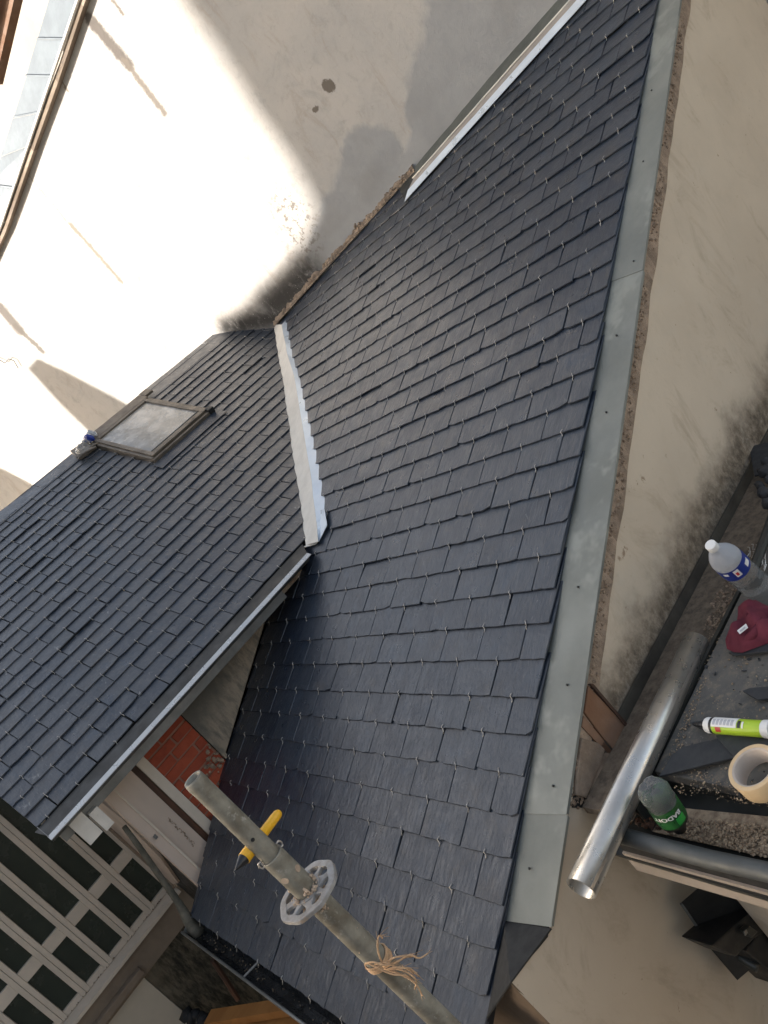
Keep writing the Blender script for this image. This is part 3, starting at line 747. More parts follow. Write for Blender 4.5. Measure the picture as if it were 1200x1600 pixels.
# brown timber edge of a roof beyond the wall
tb = thing('timber_verge', 'brown timber roof edge beyond the wall at the top left corner', 'beam', hit(10, 30, WN, WD)*1.25)
A = [hit(x, y, WN, WD)*1.25 for x, y in [(-30, -10), (24, -10), (-8, 130), (-60, 130)]]
prism_obj('board', A, EZ*-.02+VIEW*-.04, M_WOODR, tb)
bw = thing('far_wall', 'sunlit white wall beyond the zinc coping at the top left corner', 'wall', hit(0, 0, WN, WD)*1.35)
prism_obj('render_face', [hit(x, y, WN, WD)*1.35 for x, y in [(-150, -150), (300, -150), (120, 200), (-150, 420)]], VIEW*-.1, M_HOUSE, bw)
prism_obj('fascia', [p+VIEW*.02 for p in [hit(x, y, WN, WD)*1.25 for x, y in [(-4, -10), (8, -10), (-20, 130), (-34, 130)]]], VIEW*.012, M_WOODR, tb)
# rusty wire hanging on the wall
P = [hit(x, y, WN, WD)+VIEW*.012 for x, y in [(-6, 558), (4, 562), (10, 566), (16, 559), (24, 562), (31, 574)]]
m = MB(); m.tube(P, .0022, 6); tag(m.build('wire', M_ZDARK, None), 'short bent wire sticking out of the sunlit wall at the left edge', 'wire')

# rubble along the foot of the wall
rub = MB()
for i in range(110):
    t = random.random(); x = 438+(646-438)*t; y = 500+(268-500)*t
    if t > .6 and random.random() < .3: continue
    rr = random.uniform(.002, .007)*(1.2+noise.noise(Vector((t*14, 0, 0))))
    P = MAIN.px(x, y, .002)+EZ*abs(random.gauss(0, .012)); d = (P-WA).dot(VIEW)
    if d < rr*.4: P += VIEW*(rr*.4-d)
    rock(rub, P, rr, 1)
rub.build('broken_mortar', M_RUBBLE, wall, kind='stuff', label='crumbled brown mortar along the foot of the tall wall')
m = MB(); NI, NJ = 260, 9
for i in range(NI+1):
    t = i/NI; B_ = MAIN.px(434+(650-434)*t, 505+(266-505)*t, -.004)
    B_ = B_+VIEW*max(0, .004-(B_-WA).dot(VIEW))
    H = .022+.014*noise.noise(Vector((t*19, 0, 1)))+.010*noise.noise(Vector((t*60, 0, 4)))+.004*random.random()
    for j in range(NJ+1):
        f_ = j/NJ; n_ = noise.noise(Vector((t*75, f_*2.2, 7)))+.7*noise.noise(Vector((t*190, f_*5, 3)))
        m.v.append(B_+EZ*(H*f_)+VIEW*((.012*(1-f_)**.7+.0055*n_) if j < NJ else -.012))
for i in range(NI):
    for j in range(NJ): k_ = i*(NJ+1)+j; m.f.append([k_, k_+NJ+1, k_+NJ+2, k_+1])
m.build('mortar_fillet', M_MORTAR, wall)
m = MB()
for i in range(45):
    t = random.random(); P = SIDE.px(352+(434-352)*t, 508-3*t+random.gauss(0, 1.5), .002); rock(m, P, random.uniform(.004, .010), .8)
m.build('broken_mortar', M_RUBBLE, wall, kind='stuff')
prism_obj('foot_flashing', [SIDE.px(350, 514, .006), SIDE.px(436, 509, .006), SIDE.px(434, 503, .014), SIDE.px(355, 507, .014)], SIDE.n*-.003, M_ZDARK, wall)

# ================================================================ CHEEK, BRICKWORK AND BOARDS UNDER THE SIDE ROOF (plane a = 2.39)
A1 = 2.392
fr1 = lambda x, y, d=0: hit(x, y, EA, A1+d)
und = thing('side_wall', 'narrow wall under the left roof with grey cheek, red bricks and pinkish boards', 'wall', (A1, .4, -1.1))
zr = lambda b: (-1+math.sin(T1)*b)/math.cos(T1)
ck = [V3(A1, .486, -.622), V3(A1, .486, zr(.486)+.003), V3(A1, 1.10, zr(1.10)+.003), V3(A1, 1.10, -.575)]
prism_obj('cement_cheek', ck, (.05, 0, 0), M_CHEEK, und)
prism_obj('cheek_edge', [V3(A1-.008, .484, -.625), V3(A1-.008, .496, -.625), V3(A1-.008, .496, zr(.49)-.004), V3(A1-.008, .484, zr(.49)-.004)], (.012, 0, 0), M_CHEEK, und)
box_obj('timber_plate', (A1-.02, A1+.02, .50, 1.08, -.655, -.64), M_WOODG, und)
box_obj('timber_plate', (A1-.035, A1+.01, .50, 1.0, -.636, -.628), M_CREAM, und)
# backing
box_obj('masonry', (A1+.003, A1+.12, .335, .482, gz, -.634), M_JOINT, und)
bh, bl = .0335, .118
row = 0; z = -.642
while z > -1.16:
    b = .334-(bl*.5 if row % 2 else 0); 
    if row % 3 == 2: b -= .03
    while b < .482:
        b0, b1 = max(b, .334), min(b+bl-.006, .4815)
        if random.random() < .25 and b1-b0 > .09: b1 = b0+.055; nb = b0+.061
        else: nb = b+bl
        if b1-b0 > .018:
            dx = random.uniform(0, .0025)
            mm = MB(); g = lambda: random.gauss(0, .0008)
            v = [V3(A1-.003+dx, b0+g(), z+g()), V3(A1-.003+dx, b1+g(), z+g()), V3(A1-.003+dx, b1+g(), z-bh+.0055+g()), V3(A1-.003+dx, b0+g(), z-bh+.0055+g())]
            mm.prism(v, (.02, 0, 0)); mm.build('brick', M_BRICK, und, bevel=.0012)
        b = nb
    z -= bh; row += 1
m = MB()
for i in range(60):
    t = random.random(); b = random.uniform(.40, .482); z_ = zr(b)+.01+random.uniform(-.03, .06)*1
    if .482-b < random.random()*.08: rock(m, V3(A1-.004, b, z_), random.uniform(.004, .010), 1)
m.build('crumbled_brick', M_RUBBLE, und, kind='stuff')
# pieces right of the corner going down to the left
ztop = -.655
box_obj('corner_post', (A1-.006, A1+.04, .304, .333, gz, ztop), M_CREAM, und)
box_obj('dark_post', (A1+.002, A1+.05, .286, .303, gz, ztop), M_WOODD, und)
box_obj('render_board', (A1-.004, A1+.04, .222, .285, gz, ztop), M_PINK, und)
box_obj('render_board', (A1-.010, A1+.04, .188, .221, gz, ztop), M_PINK, und)
box_obj('beading', (A1-.014, A1-.004, .2175, .2235, gz, ztop), M_CREAM, und)
m = MB()
for i in range(40):
    t = i/39.; rock(m, V3(A1-.006, .262-.004*t+random.gauss(0, .002), -.86-.11*t), random.uniform(.001, .0035), .8)
m.build('chipped_render', M_MORTAR, und, kind='stuff')
box_obj('bolt_plate', (A1-.018, A1-.0145, .200, .209, -.868, -.856), M_GREYMET, und)
# return wall running back from the corner (faces the courtyard), painted black for the recess's shadow, and a panel
box_obj('return_wall', (A1+.041, 3.12, .200, .24, gz, -.62), M_BLACKM, und)
pn = [hit(x, y, EB, .192) for x, y in [(146, 1270), (158, 1254), (215, 1300), (252, 1352), (266, 1384)]]
prism_obj('render_panel', [V3(3.09, .190, -.66), V3(2.62, .190, -.66), V3(2.50, .190, -.80), V3(2.60, .190, -1.00), V3(2.85, .190, -1.20), V3(3.09, .190, -1.285)], (0, .008, 0), M_PINK, und)
box_obj('window_post', (3.06, 3.095, .1805, .1895, -1.29, -.6), M_WOODG, und)

# ================================================================ GLAZED FACADE (plane a = 3.1)
A3 = 3.10
fac = thing('glazed_wall', 'cream framed glazed wall of tall dark panes beyond the left roof eave', 'window', (A3, -.3, -1.4))
mul = [.186-.1012*i for i in range(0, 11)]
zt, z1, z2, z3 = -.18, -1.062, -1.107, -1.268
for i, b in enumerate(mul):
    box_obj('mullion', (A3-.012, A3+.02, b-.0178, b-.0005, -1.29, zt), M_CREAM, fac, bevel=.0015)
    box_obj('mullion', (A3-.012, A3+.02, b+.0005, b+.0178, -1.29, zt), M_CREAM, fac, bevel=.0015)
box_obj('backing', (A3+.012, A3+.04, mul[-1], mul[0], -1.29, zt), M_BLACKM, fac)
for i in range(len(mul)-1):
    b0, b1 = mul[i+1]+.0178, mul[i]-.0178
    box_obj('transom', (A3-.009, A3+.018, b0, b1, z2, z1), M_CREAM, fac, bevel=.0015)
    box_obj('bottom_rail', (A3-.009, A3+.018, b0, b1, -1.29, z3), M_CREAM, fac, bevel=.0015)
    box_obj('glass_pane', (A3+.002, A3+.006, b0, b1, z3, z2), M_GLASS, fac)
    box_obj('glass_pane', (A3+.002, A3+.006, b0, b1, z1, zt), M_GLASS, fac)
m = MB()
for i in range(90):
    b = random.uniform(-.5, .18); rock(m, V3(A3-.014, b, -1.286), random.uniform(.001, .003), .6)
m.build('flaked_paint', M_WOODD, fac, kind='stuff')
prism_obj('window_sill', [V3(A3-.05, -.86, -1.302), V3(A3-.05, .19, -1.302), V3(A3+.0, .19, -1.290), V3(A3+.0, -.86, -1.290)], (0, 0, -.012), M_CREAM, fac)
# wall below the sill
low = thing('lower_wall', 'stained wall with ledge below the cream glazing, mossy towards the gutter', 'wall', (A3, -.2, gz))
box_obj('brown_band', (A3-.030, A3+.05, -.9, .30, -1.412, -1.315), M_BROWNR, low)
box_obj('ledge', (A3-.060, A3-.031, -.9, -.068, -1.392, -1.366), M_BROWNR, low, bevel=.003)
box_obj('mossy_render', (A3-.018, A3+.05, -.080, .60, gz, -1.413), M_MOSSY, low)
box_obj('beige_panel', (A3-.024, A3+.05, -.9, -.0815, -2.05, -1.413), M_BEIGE, low)
box_obj('plinth', (A3-.012, A3+.05, -.9, -.081, gz, -2.052), M_BROWNR, low)

# ================================================================ GABLE WALL (plane a = 1.01) AND FRONT FACE
GA = 1.018
GS = .031; GAf = lambda b: 1.009+GS*b
gab = thing('gable_wall', 'beige rendered gable wall below the zinc verge, stained dark near the lower roof', 'wall', (GA, 1., gz))
GC = hit(797, 1535, V3(1, -GS, 0), 1.009)
def gt(b):
    z_ = zr(b)-.0205
    if b < .355: z_ += (.355-b)/(.355-GC[1])*(GC[2]-(zr(GC[1])-.0205))
    return z_
def wallgrid():
    vv = []; ff = []; nb, nz = 48, 14; b00 = GC[1]
    for i in range(nb+1):
        b = b00+(2.62-b00)*i/nb if i > 4 else b00+(.356-b00)*i/4
        for j in range(nz+1): vv.append(V3(GAf(b)+.002*noise.noise(Vector((b*3, j*.6, 5))), b, gz+(gt(b)-gz)*j/nz))
    for i in range(nb):
        for j in range(nz): ff.append([i*(nz+1)+j, (i+1)*(nz+1)+j, (i+1)*(nz+1)+j+1, i*(nz+1)+j+1])
    k = len(vv); m2 = MB(); m2.add(vv, ff); pass
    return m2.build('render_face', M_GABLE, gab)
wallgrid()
# rough mortar bed under the strip
m = MB(); m3 = MB()
for i in range(60):
    b0, b1 = .60+i*.033, .60+(i+1)*.033
    w0, w1 = .036+.009*noise.noise(Vector((b0*12, 0, 3))), .036+.009*noise.noise(Vector((b1*12, 0, 3)))
    m.prism([V3(GAf(b0)-.0035, b0, gt(b0)), V3(GAf(b1)-.0035, b1, gt(b1)), V3(GAf(b1)-.0035, b1, gt(b1)-w1), V3(GAf(b0)-.0035, b0, gt(b0)-w0)], (.006, 0, 0))
for i in range(700):
    b = random.uniform(.58, 2.5); w = random.betavariate(1.1, 1.6)*.027
    if noise.noise(Vector((b*7, 0, 0))) > -.15: rock(m3, V3(GAf(b)-.004, b, gt(b)-.002-w), random.uniform(.0012, .0045), .9)
m.build('mortar_bed', M_MORTAR, gab, label='rough brown mortar bed under the zinc strip')
m3.build('mortar_crumbs', M_RUBBLE, gab, kind='stuff')
# opening is a flat black sheet for the hole's shade, with old timbers and stones
def g1p(x, y, d=0.):
    P = hit(x, y, V3(1, -GS, 0), 1.008); P[2] = min(P[2], gt(P[1])-.004); return P
prism_obj('hole_shade', [g1p(*q)-V3(.0012, 0, 0) for q in [(917, 1072), (979, 1146), (960, 1185), (932, 1262), (893, 1262), (896, 1100)]], (.0008, 0, 0), M_BLACKM, gab)
prism_obj('old_rafter', [g1p(*q, -.003) for q in [(914, 1070), (977, 1138), (958, 1175), (936, 1150), (908, 1112)]], (-.007, 0, 0), M_WOODR, gab, bevel=.0015)
prism_obj('old_rafter', [g1p(*q, -.003) for q in [(907, 1116), (935, 1150), (956, 1176), (950, 1182), (905, 1134)]], (-.005, 0, 0), M_WOODR, gab, bevel=.0012)
prism_obj('roof_edge_timber', [g1p(*q, -.005) for q in [(916, 1069), (920, 1068), (980, 1138), (977, 1141)]], (-.010, 0, 0), M_WOODD, gab)
prism_obj('stone', [g1p(*q, -.003) for q in [(904, 1152), (930, 1160), (941, 1170), (934, 1195), (912, 1246), (895, 1242), (890, 1200)]], (-.008, 0, 0), M_WOODG, gab, bevel=.004)
prism_obj('stone', [g1p(*q, -.003) for q in [(941, 1174), (958, 1178), (957, 1200), (935, 1245), (914, 1246), (925, 1215)]], (-.006, 0, 0), M_WOODG, gab, bevel=.004)
prism_obj('stone', [V3(p[0], p[1], p[2]) for p in [g1p(*q, -.006) for q in [(985, 1126), (998, 1128), (990, 1165), (948, 1256), (926, 1246)]]], (-.012, 0, 0), M_WOODG, gab, bevel=.004)
prism_obj('render_chip', [g1p(*q, -.004) for q in [(1012, 1092), (1004, 1112), (988, 1138), (975, 1136), (978, 1126), (998, 1106)]], (-.006, 0, 0), M_BEIGE, gab)
m = MB()
for i in range(120):
    t = random.random(); x, y = 892+random.random()*52, 1238+random.gauss(8, 7)+abs(random.gauss(0, 6))*(1 if random.random() < .3 else 0)
    P = g1p(x, y, -.003); rock(m, P, random.uniform(.0015, .005), .8)
m.build('loose_mortar', M_RUBBLE, gab, kind='stuff')
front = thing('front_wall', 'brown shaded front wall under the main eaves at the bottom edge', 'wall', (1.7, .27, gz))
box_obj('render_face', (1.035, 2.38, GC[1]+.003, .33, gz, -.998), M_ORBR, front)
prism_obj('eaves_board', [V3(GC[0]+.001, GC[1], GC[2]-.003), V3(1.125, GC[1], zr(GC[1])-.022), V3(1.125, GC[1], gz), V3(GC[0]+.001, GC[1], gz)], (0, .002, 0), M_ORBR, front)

# --- main eaves gutter: dark trough with a bright bead
eav = []
m = MB()
prof = [(.128, -1.058), (.120, -1.082), (.108, -1.100), (.092, -1.100), (.080, -1.088), (.075, -1.070)]
aa = [1.05+i*.1 for i in range(13)]+[2.305]
for a in aa:
    for (b, z) in prof: m.v.append(V3(a, b, z))
    for (b, z) in prof: m.v.append(V3(a, b+(-.001 if b < .1 else .001), z-.0012))
np_ = len(prof)
for i in range(len(aa)-1):
    k = i*2*np_
    for j in range(np_-1):
        m.f.append([k+j, k+j+1, k+2*np_+j+1, k+2*np_+j]); m.f.append([k+np_+j, k+3*np_+j, k+3*np_+j+1, k+np_+j+1])
m.build('eaves_gutter', M_GLOSSB, main)
m = MB(); m.tube([V3(1.05, .0735, -1.069), V3(1.7, .0735, -1.069), V3(2.31, .0735, -1.069)], .0036, 8); m.build('gutter_bead', M_GREYMET, main, smooth=True)
prism_obj('gutter_end', [V3(2.306, b, z) for b, z in prof], (.002, 0, 0), M_GREYMET, main)
m = MB()
m.tube([V3(2.27, .098, -1.10), V3(2.30, .098, -1.085), V3(2.325, .108, -1.06), V3(2.340, .122, -1.02), V3(2.352, .140, -.93), V3(2.360, .158, -.84), V3(2.365, .170, -.77)], [.020, .018, .014, .010, .0085, .008, .007], 12)
tag(m.build('downpipe', M_MOSSYP, None, smooth=True), 'thin bent grey-green pipe from the upper eave down to the gutter end', 'pipe')
m = MB()
for i in range(90): rock(m, V3(random.uniform(1.3, 2.28), random.uniform(.083, .112), -1.098), random.uniform(.001, .004), .5)
m.build('gutter_grit', M_GRIT, main, kind='stuff')
prism_obj('gutter_bracket', [V3(1.90, .074, -1.0685), V3(1.907, .074, -1.0685), V3(1.88, .122, -1.063), V3(1.873, .122, -1.063)], (0, 0, -.002), M_GREYMET, main)

# orange planks below the gutter, dark rafter, dark bag
pk = thing('plank', 'upper orange timber plank below the main gutter at the bottom', 'plank', (2.4, .0, -1.5), 'orange scaffold planks below the gutter')
Q = [hit(x, y, EZ, -1.5) for x, y in [(318, 1600), (330, 1577), (452, 1558), (470, 1574)]]
prism_obj('board', Q, (0, 0, -.03), M_WOODO, pk)
pk = thing('plank', 'lower orange timber plank peeking in at the bottom edge', 'plank', (2.3, -.05, -1.6), 'orange scaffold planks below the gutter')
Q = [hit(x, y, EZ, -1.54) for x, y in [(300, 1650), (335, 1600), (480, 1580), (500, 1640)]]
prism_obj('board', Q, (0, 0, -.03), M_WOODO, pk)
m = MB(); m.tube([hit(x, y, EA, 2.6) for x, y in [(332, 1500), (352, 1530), (372, 1562)]], .009, 6)
tag(m.build('old_pipe', M_WOODD, None), 'thin rusty bracket arm beneath the gutter over the mossy wall', 'bracket')
m = MB(); 
for i in range(7): rock(m, hit(292+i*7, 1590+random.gauss(0, 4), EZ, -1.6), .03, .9)
tag(m.build('rubbish_bag', M_BLACKB, None, smooth=True), 'black crumpled bag at the bottom edge left of the orange planks', 'bag')

# ================================================================ LOWER ROOF AT THE RIGHT
lr = thing('lower_roof', 'grey lower roof with zinc trough abutting the beige gable wall', 'roof', (.8, .9, -.9))
# trough against the wall
prism_obj('wall_upstand', [V3(GAf(.57)-.006, .57, -.91), V3(GAf(2.2)-.006, 2.2, -.91), V3(GAf(2.2)-.006, 2.2, -.875), V3(GAf(.57)-.006, .57, -.875)], (.004, 0, 0), M_UPST2, lr)
prism_obj('trough_floor', [V3(.925, .545, -.897), V3(.925, 2.2, -.897), V3(GAf(2.2)-.007, 2.2, -.897), V3(GAf(.545)-.007, .545, -.897)], (0, 0, -.015), M_GRIT2, lr)
box_obj('trough_rim', (.917, .9245, .56, 2.2, -.93, -.884), M_ZDARK, lr)
# grey slab roof, its front edge at b ~ .6
slabp = [V3(.913, .625, -.892), V3(.913, 2.2, -.86), V3(.2, 2.2, -.86), V3(.2, .575, -.892), V3(.62, .600, -.892)]
prism_obj('slab', slabp, (0, 0, -.02), M_SLAB, lr, bevel=.003)
prism_obj('slab_front', [V3(.913, .629, -.913), V3(.2, .58, -.913), V3(.2, .58, -.95), V3(.913, .629, -.95)], (0, .02, 0), M_ZDARK, lr)
# eaves trough with debris and rounded outer lip
prism_obj('gutter_floor', [V3(.96, .50, -.935), V3(.96, .64, -.935), V3(.2, .60, -.935), V3(.2, .46, -.935)], (0, 0, -.006), M_ZDARK, lr)
gl = [hit(958, 1302, EZ, -.895), hit(1030, 1322, EZ, -.895), hit(1110, 1343, EZ, -.895), hit(1200, 1363, EZ, -.895), hit(1300, 1388, EZ, -.895)]
m = MB(); m.tube(gl, .0125, 14); m.build('gutter_roll', M_ROLL, lr, smooth=True)
d_ = (gl[-1]-gl[0]).normalized(); out = V3(d_[1], -d_[0], 0)*(1 if V3(d_[1], -d_[0], 0)[1] < 0 else -1)
f0_, f1_ = gl[0]+out*.006-EZ*.013, gl[-1]+out*.006-EZ*.013
prism_obj('gutter_back', [f0_, f1_, f1_-EZ*.020, f0_-EZ*.020], -out*.006, M_BLACKM, lr)
f0_ -= EZ*.020; f1_ -= EZ*.020
prism_obj('fascia', [f0_+out*.004, f1_+out*.004, f1_+out*.004-EZ*.042, f0_+out*.004-EZ*.042], -out*.02, M_FASC, lr)
# wall of the lower building below the fascia (set back)
prism_obj('wall_face', [f0_-out*.10-EZ*.03, f1_-out*.10-EZ*.03, V3(f1_[0], f1_[1], gz)-out*.10, V3(f0_[0], f0_[1], gz)-out*.10], -out*.1, M_GABLE, lr)
# debris
def sprinkle(name, n, poly, z, rmin, rmax, mat, par, label=None, dens=None, flat=.6):
    m = MB(); xs = [p[0] for p in poly]; ys = [p[1] for p in poly]; c = 0; tries = 0
    def inside(x, y):
        r = False; j = len(poly)-1
        for i in range(len(poly)):
            if (poly[i][1] > y) != (poly[j][1] > y) and x < (poly[j][0]-poly[i][0])*(y-poly[i][1])/(poly[j][1]-poly[i][1])+poly[i][0]: r = not r
            j = i
        return r
    while c < n and tries < n*20:
        tries += 1; x = random.uniform(min(xs), max(xs)); y = random.uniform(min(ys), max(ys))
        if not inside(x, y): continue
        if dens and noise.noise(Vector((x*.03, y*.03, dens))) < random.uniform(-.35, .3): continue
        P = hit(x, y, EZ, z); r = random.uniform(rmin, rmax)**1; r = rmin+(rmax-rmin)*random.random()**3
        rock(m, P+EZ*r*.3, r, flat); c += 1
    return m.build(name, mat, par, kind='stuff', label=label)
sprinkle('sand_debris', 900, [(1070, 1278), (1200, 1290), (1215, 1345), (1120, 1322), (1040, 1303)], -.924, .0012, .0042, M_GRIT, lr, 'tan grit in the lower gutter')
m = MB(); m.prism([hit(x, y, EZ, -.929) for x, y in [(1050, 1262), (1230, 1280), (1240, 1350), (1020, 1300)]], (0, 0, .002)); m.build('sand_bed', M_GRIT, lr)
sprinkle('grit', 420, [(1118, 945), (1140, 950), (1100, 1075), (1062, 1180), (1040, 1210), (1030, 1215), (1092, 1070)], -.889, .0007, .0026, M_GRIT, lr)
sprinkle('grit', 260, [(1050, 1190), (1200, 1240), (1200, 1262), (1045, 1238)], -.8895, .0007, .0026, M_GRIT, lr, dens=4)
sprinkle('grit', 160, [(1080, 1040), (1200, 1010), (1200, 1250), (1040, 1230)], -.886, .0008, .003, M_GRIT, lr, dens=2)
sprinkle('trough_debris', 320, [(1150, 880), (1165, 890), (1125, 985), (1100, 985), (1120, 930)], -.896, .0010, .0055, M_RUBBLE, lr)
sprinkle('dark_chips', 90, [(1050, 1040), (1200, 1000), (1200, 1250), (1040, 1230)], -.887, .0012, .0050, M_OFF, lr, flat=.3)
sprinkle('gutter_leaves', 120, [(990, 1270), (1060, 1290), (1060, 1302), (985, 1290)], -.926, .0015, .005, M_WOODD, lr)

# slate offcuts on the slab
def offcut(pts, z, label, th=.004, mat=None):
    o = prism_obj('slate_offcut', [hit(x, y, EZ, z) for x, y in pts], (0, 0, th), mat or M_OFF, None, bevel=.0006); tag(o, label, 'slate piece', 'loose slate pieces on the lower roof'); return o
offcut([(1032, 1215), (1052, 1182), (1068, 1170), (1150, 1150), (1155, 1185), (1050, 1211)], -.884, 'long triangular dark slate piece lying left of the tape roll')
offcut([(1120, 1152), (1190, 1140), (1230, 1160), (1210, 1190), (1150, 1186)], -.8795, 'dark slate piece partly under the masking tape roll')
offcut([(1162, 1082), (1172, 1078), (1215, 1074), (1215, 1092), (1186, 1096)], -.8835, 'small pointed dark slate piece near the right edge')
offcut([(1140, 1022), (1215, 985), (1260, 1000), (1215, 1018), (1150, 1026)], -.8795, 'dark slate under the burgundy cloth')
offcut([(1172, 700), (1215, 690), (1215, 740), (1180, 745)], -.868, 'dark slate piece at the right edge above the black gloves')
offcut([(1085, 1135), (1080, 1131), (1100, 1128), (1120, 1134), (1122, 1140), (1100, 1142)], -.8835, 'thin dark sliver beside the nozzle of the sealant cartridge')

# --- loose zinc downpipe lying in the trough
T0 = hit(1090, 1002, EZ, -.88)+V3(.002, 0, 0); T1_ = hit(908, 1389, EZ, -.865)
ax = (T1_-T0).normalized(); Lt = (T1_-T0).length
pipe = thing('zinc_pipe', 'shiny new zinc downpipe length lying along the trough by the beige wall', 'pipe', T0)
m = MB(); m.lathe(T0, ax, [(0, .0205), (0, .0222), (Lt*.5, .0222), (Lt, .0222), (Lt, .0205), (Lt*.5, .0205), (0, .0205)], 40); m.build('tube', M_TUBE, pipe, smooth=False)
for p in bpy.data.objects[-1:]: pass
tb_ = [o for o in pipe.children][0]
for p in tb_.data.polygons: p.use_smooth = p.normal.length > 0 and abs(p.normal.normalized().dot(Vector((ax[1], ax[0], ax[2])))) < .5
m = MB(); x_ = ax.cross(EZ).normalized(); y_ = ax.cross(x_)
sdir = (x_*.9+y_*-.2).normalized()
m.prism([T0+sdir*.0218+y_*.003, T1_+sdir*.0218+y_*.003, T1_+sdir*.0218-y_*.003, T0+sdir*.0218-y_*.003], sdir*.0012); m.build('seam', M_TUBE, pipe)

# --- water bottle
B0 = V3(.878, 1.019, -.886); B1 = V3(.857, .960, -.733); bd = (B1-B0).normalized(); Lb = (B1-B0).length+.008
wb = thing('water_bottle', 'large clear water bottle with blue label leaning in the trough', 'bottle', B0)
r = .0262
k = Lb/.165
def P_(l): return [(d*k, rr*r/.0262) for d, rr in l]
body = [(.0, .001), (.001, .017), (.004, .0235), (.010, .0258)]+[(.012+i*.0065, .0262 if i % 2 == 0 else .0245) for i in range(11)]+[(.088, .0262)]
m = MB(); m.lathe(B0, bd, P_(body+[(.089, .0262), (.091, .0264)]), 28); m.build('body', M_PET, wb, smooth=True)
m = MB(); m.lathe(B0, bd, P_([(.086, .0268), (.115, .0268)]), 28); lb = m.build('label', M_BLUE, wb, smooth=True)
m = MB(); m.lathe(B0, bd, P_([(.114, .0264), (.120, .0262), (.128, .0240), (.138, .0185), (.147, .0120), (.152, .0085), (.156, .0082)]), 28); m.build('shoulder', M_PETF, wb, smooth=True)
m = MB(); m.lathe(B0, bd, P_([(.155, .0), (.155, .0098), (.1655, .0096), (.1665, .0085), (.1665, 0)]), 16); m.build('cap', M_WHT, wb, smooth=False)
def wrap_patch(p0, ax_, rad, d0, d1, t0, t1, toward, mat, name, par, n=6):
    ax_ = ax_.normalized(); x = (toward-ax_*toward.dot(ax_)).normalized(); y = -ax_.cross(x); vv = []; ff = []
    for i in range(n+1):
        t = t0+(t1-t0)*i/n
        for d in (d0, d1):
            for rr in (rad, rad+.0003): vv.append(p0+ax_*d+(x*math.cos(t)+y*math.sin(t))*rr)
    for i in range(n):
        k_ = 4*i; ff += [[k_+1, k_+3, k_+7, k_+5], [k_, k_+4, k_+6, k_+2], [k_, k_+1, k_+5, k_+4], [k_+2, k_+6, k_+7, k_+3]]
    ff += [[0, 2, 3, 1], [4*n, 4*n+1, 4*n+3, 4*n+2]]
    return mesh_obj(name, vv, ff, mat, par)
tc = -B0.normalized()
wrap_patch(B0, bd, .0270, .094*k, .112*k, -.35, .0, tc, M_WHT, 'label_panel', wb)
wrap_patch(B0, bd, .0274, .098*k, .106*k, -.28, -.12, tc, M_RED, 'label_mark', wb)
wrap_patch(B0, bd, .0270, .093*k, .104*k, .55, 1.0, tc, M_WHT, 'label_panel', wb)
wrap_patch(B0, bd, .0270, .104*k, .110*k, -1.0, -.7, tc, M_WHT, 'label_panel', wb)
# bunch of slate hooks behind the bottle
hb = MB()
for i in range(26):
    P = hit(random.uniform(1166, 1196), random.uniform(858, 892), EZ, -.868); d = V3(random.gauss(.25, .12), random.gauss(.8, .2), random.gauss(0, .15)).normalized()
    hb.tube([P, P+d*.018, P+d*.019+V3(.004, 0, 0)], .0007, 4)
tag(hb.build('hook_bundle', M_HOOK, None), 'loose bunch of steel slate hooks behind the water bottle', 'hooks')
hb = MB()
for i in range(8):
    P = hit(random.uniform(1138, 1152), random.uniform(908, 922), EZ, -.90); d = V3(random.gauss(.35, .12), random.gauss(.8, .2), random.gauss(0, .1)).normalized()
    hb.tube([P, P+d*.016, P+d*.017+V3(.004, 0, 0)], .0007, 4)
tag(hb.build('hook_bundle', M_HOOK, None), 'few rusty slate hooks in the trough under the water bottle', 'hooks')

# --- black gloves / fabric heap at right edge
for (pts, lab, rr) in [([(1198, 728), (1196, 736), (1204, 745)], 'upper black work glove at the right edge of the lower roof', .016),
                       ([(1188, 760), (1192, 770), (1202, 783), (1210, 800)], 'lower black work glove at the right edge above the water bottle', .018)]:
    m = MB()
    for i, (x, y) in enumerate(pts):
        for q in range(3): rock(m, hit(x+random.gauss(0, 2), y+random.gauss(0, 3), EZ, -.85), rr*random.uniform(.7, 1.1), .9)
    o = m.build('work_glove', M_BLACKB, None, smooth=True); tag(o, lab, 'glove', 'black gloves on the lower roof')
    md = o.modifiers.new('r', 'REMESH'); md.mode = 'VOXEL'; md.voxel_size = .006; s_ = o.modifiers.new('s', 'SMOOTH'); s_.iterations = 3; s_.factor = .6
hb = MB()
hb.tube([hit(1172, 905, EZ, -.86), hit(1192, 850, EZ, -.86), hit(1225, 760, EZ, -.86)], .009, 8)
tag(hb.build('zinc_strip_end', M_ZDARK, None), 'dark metal bar at the right edge behind the bottle', 'metal bar')

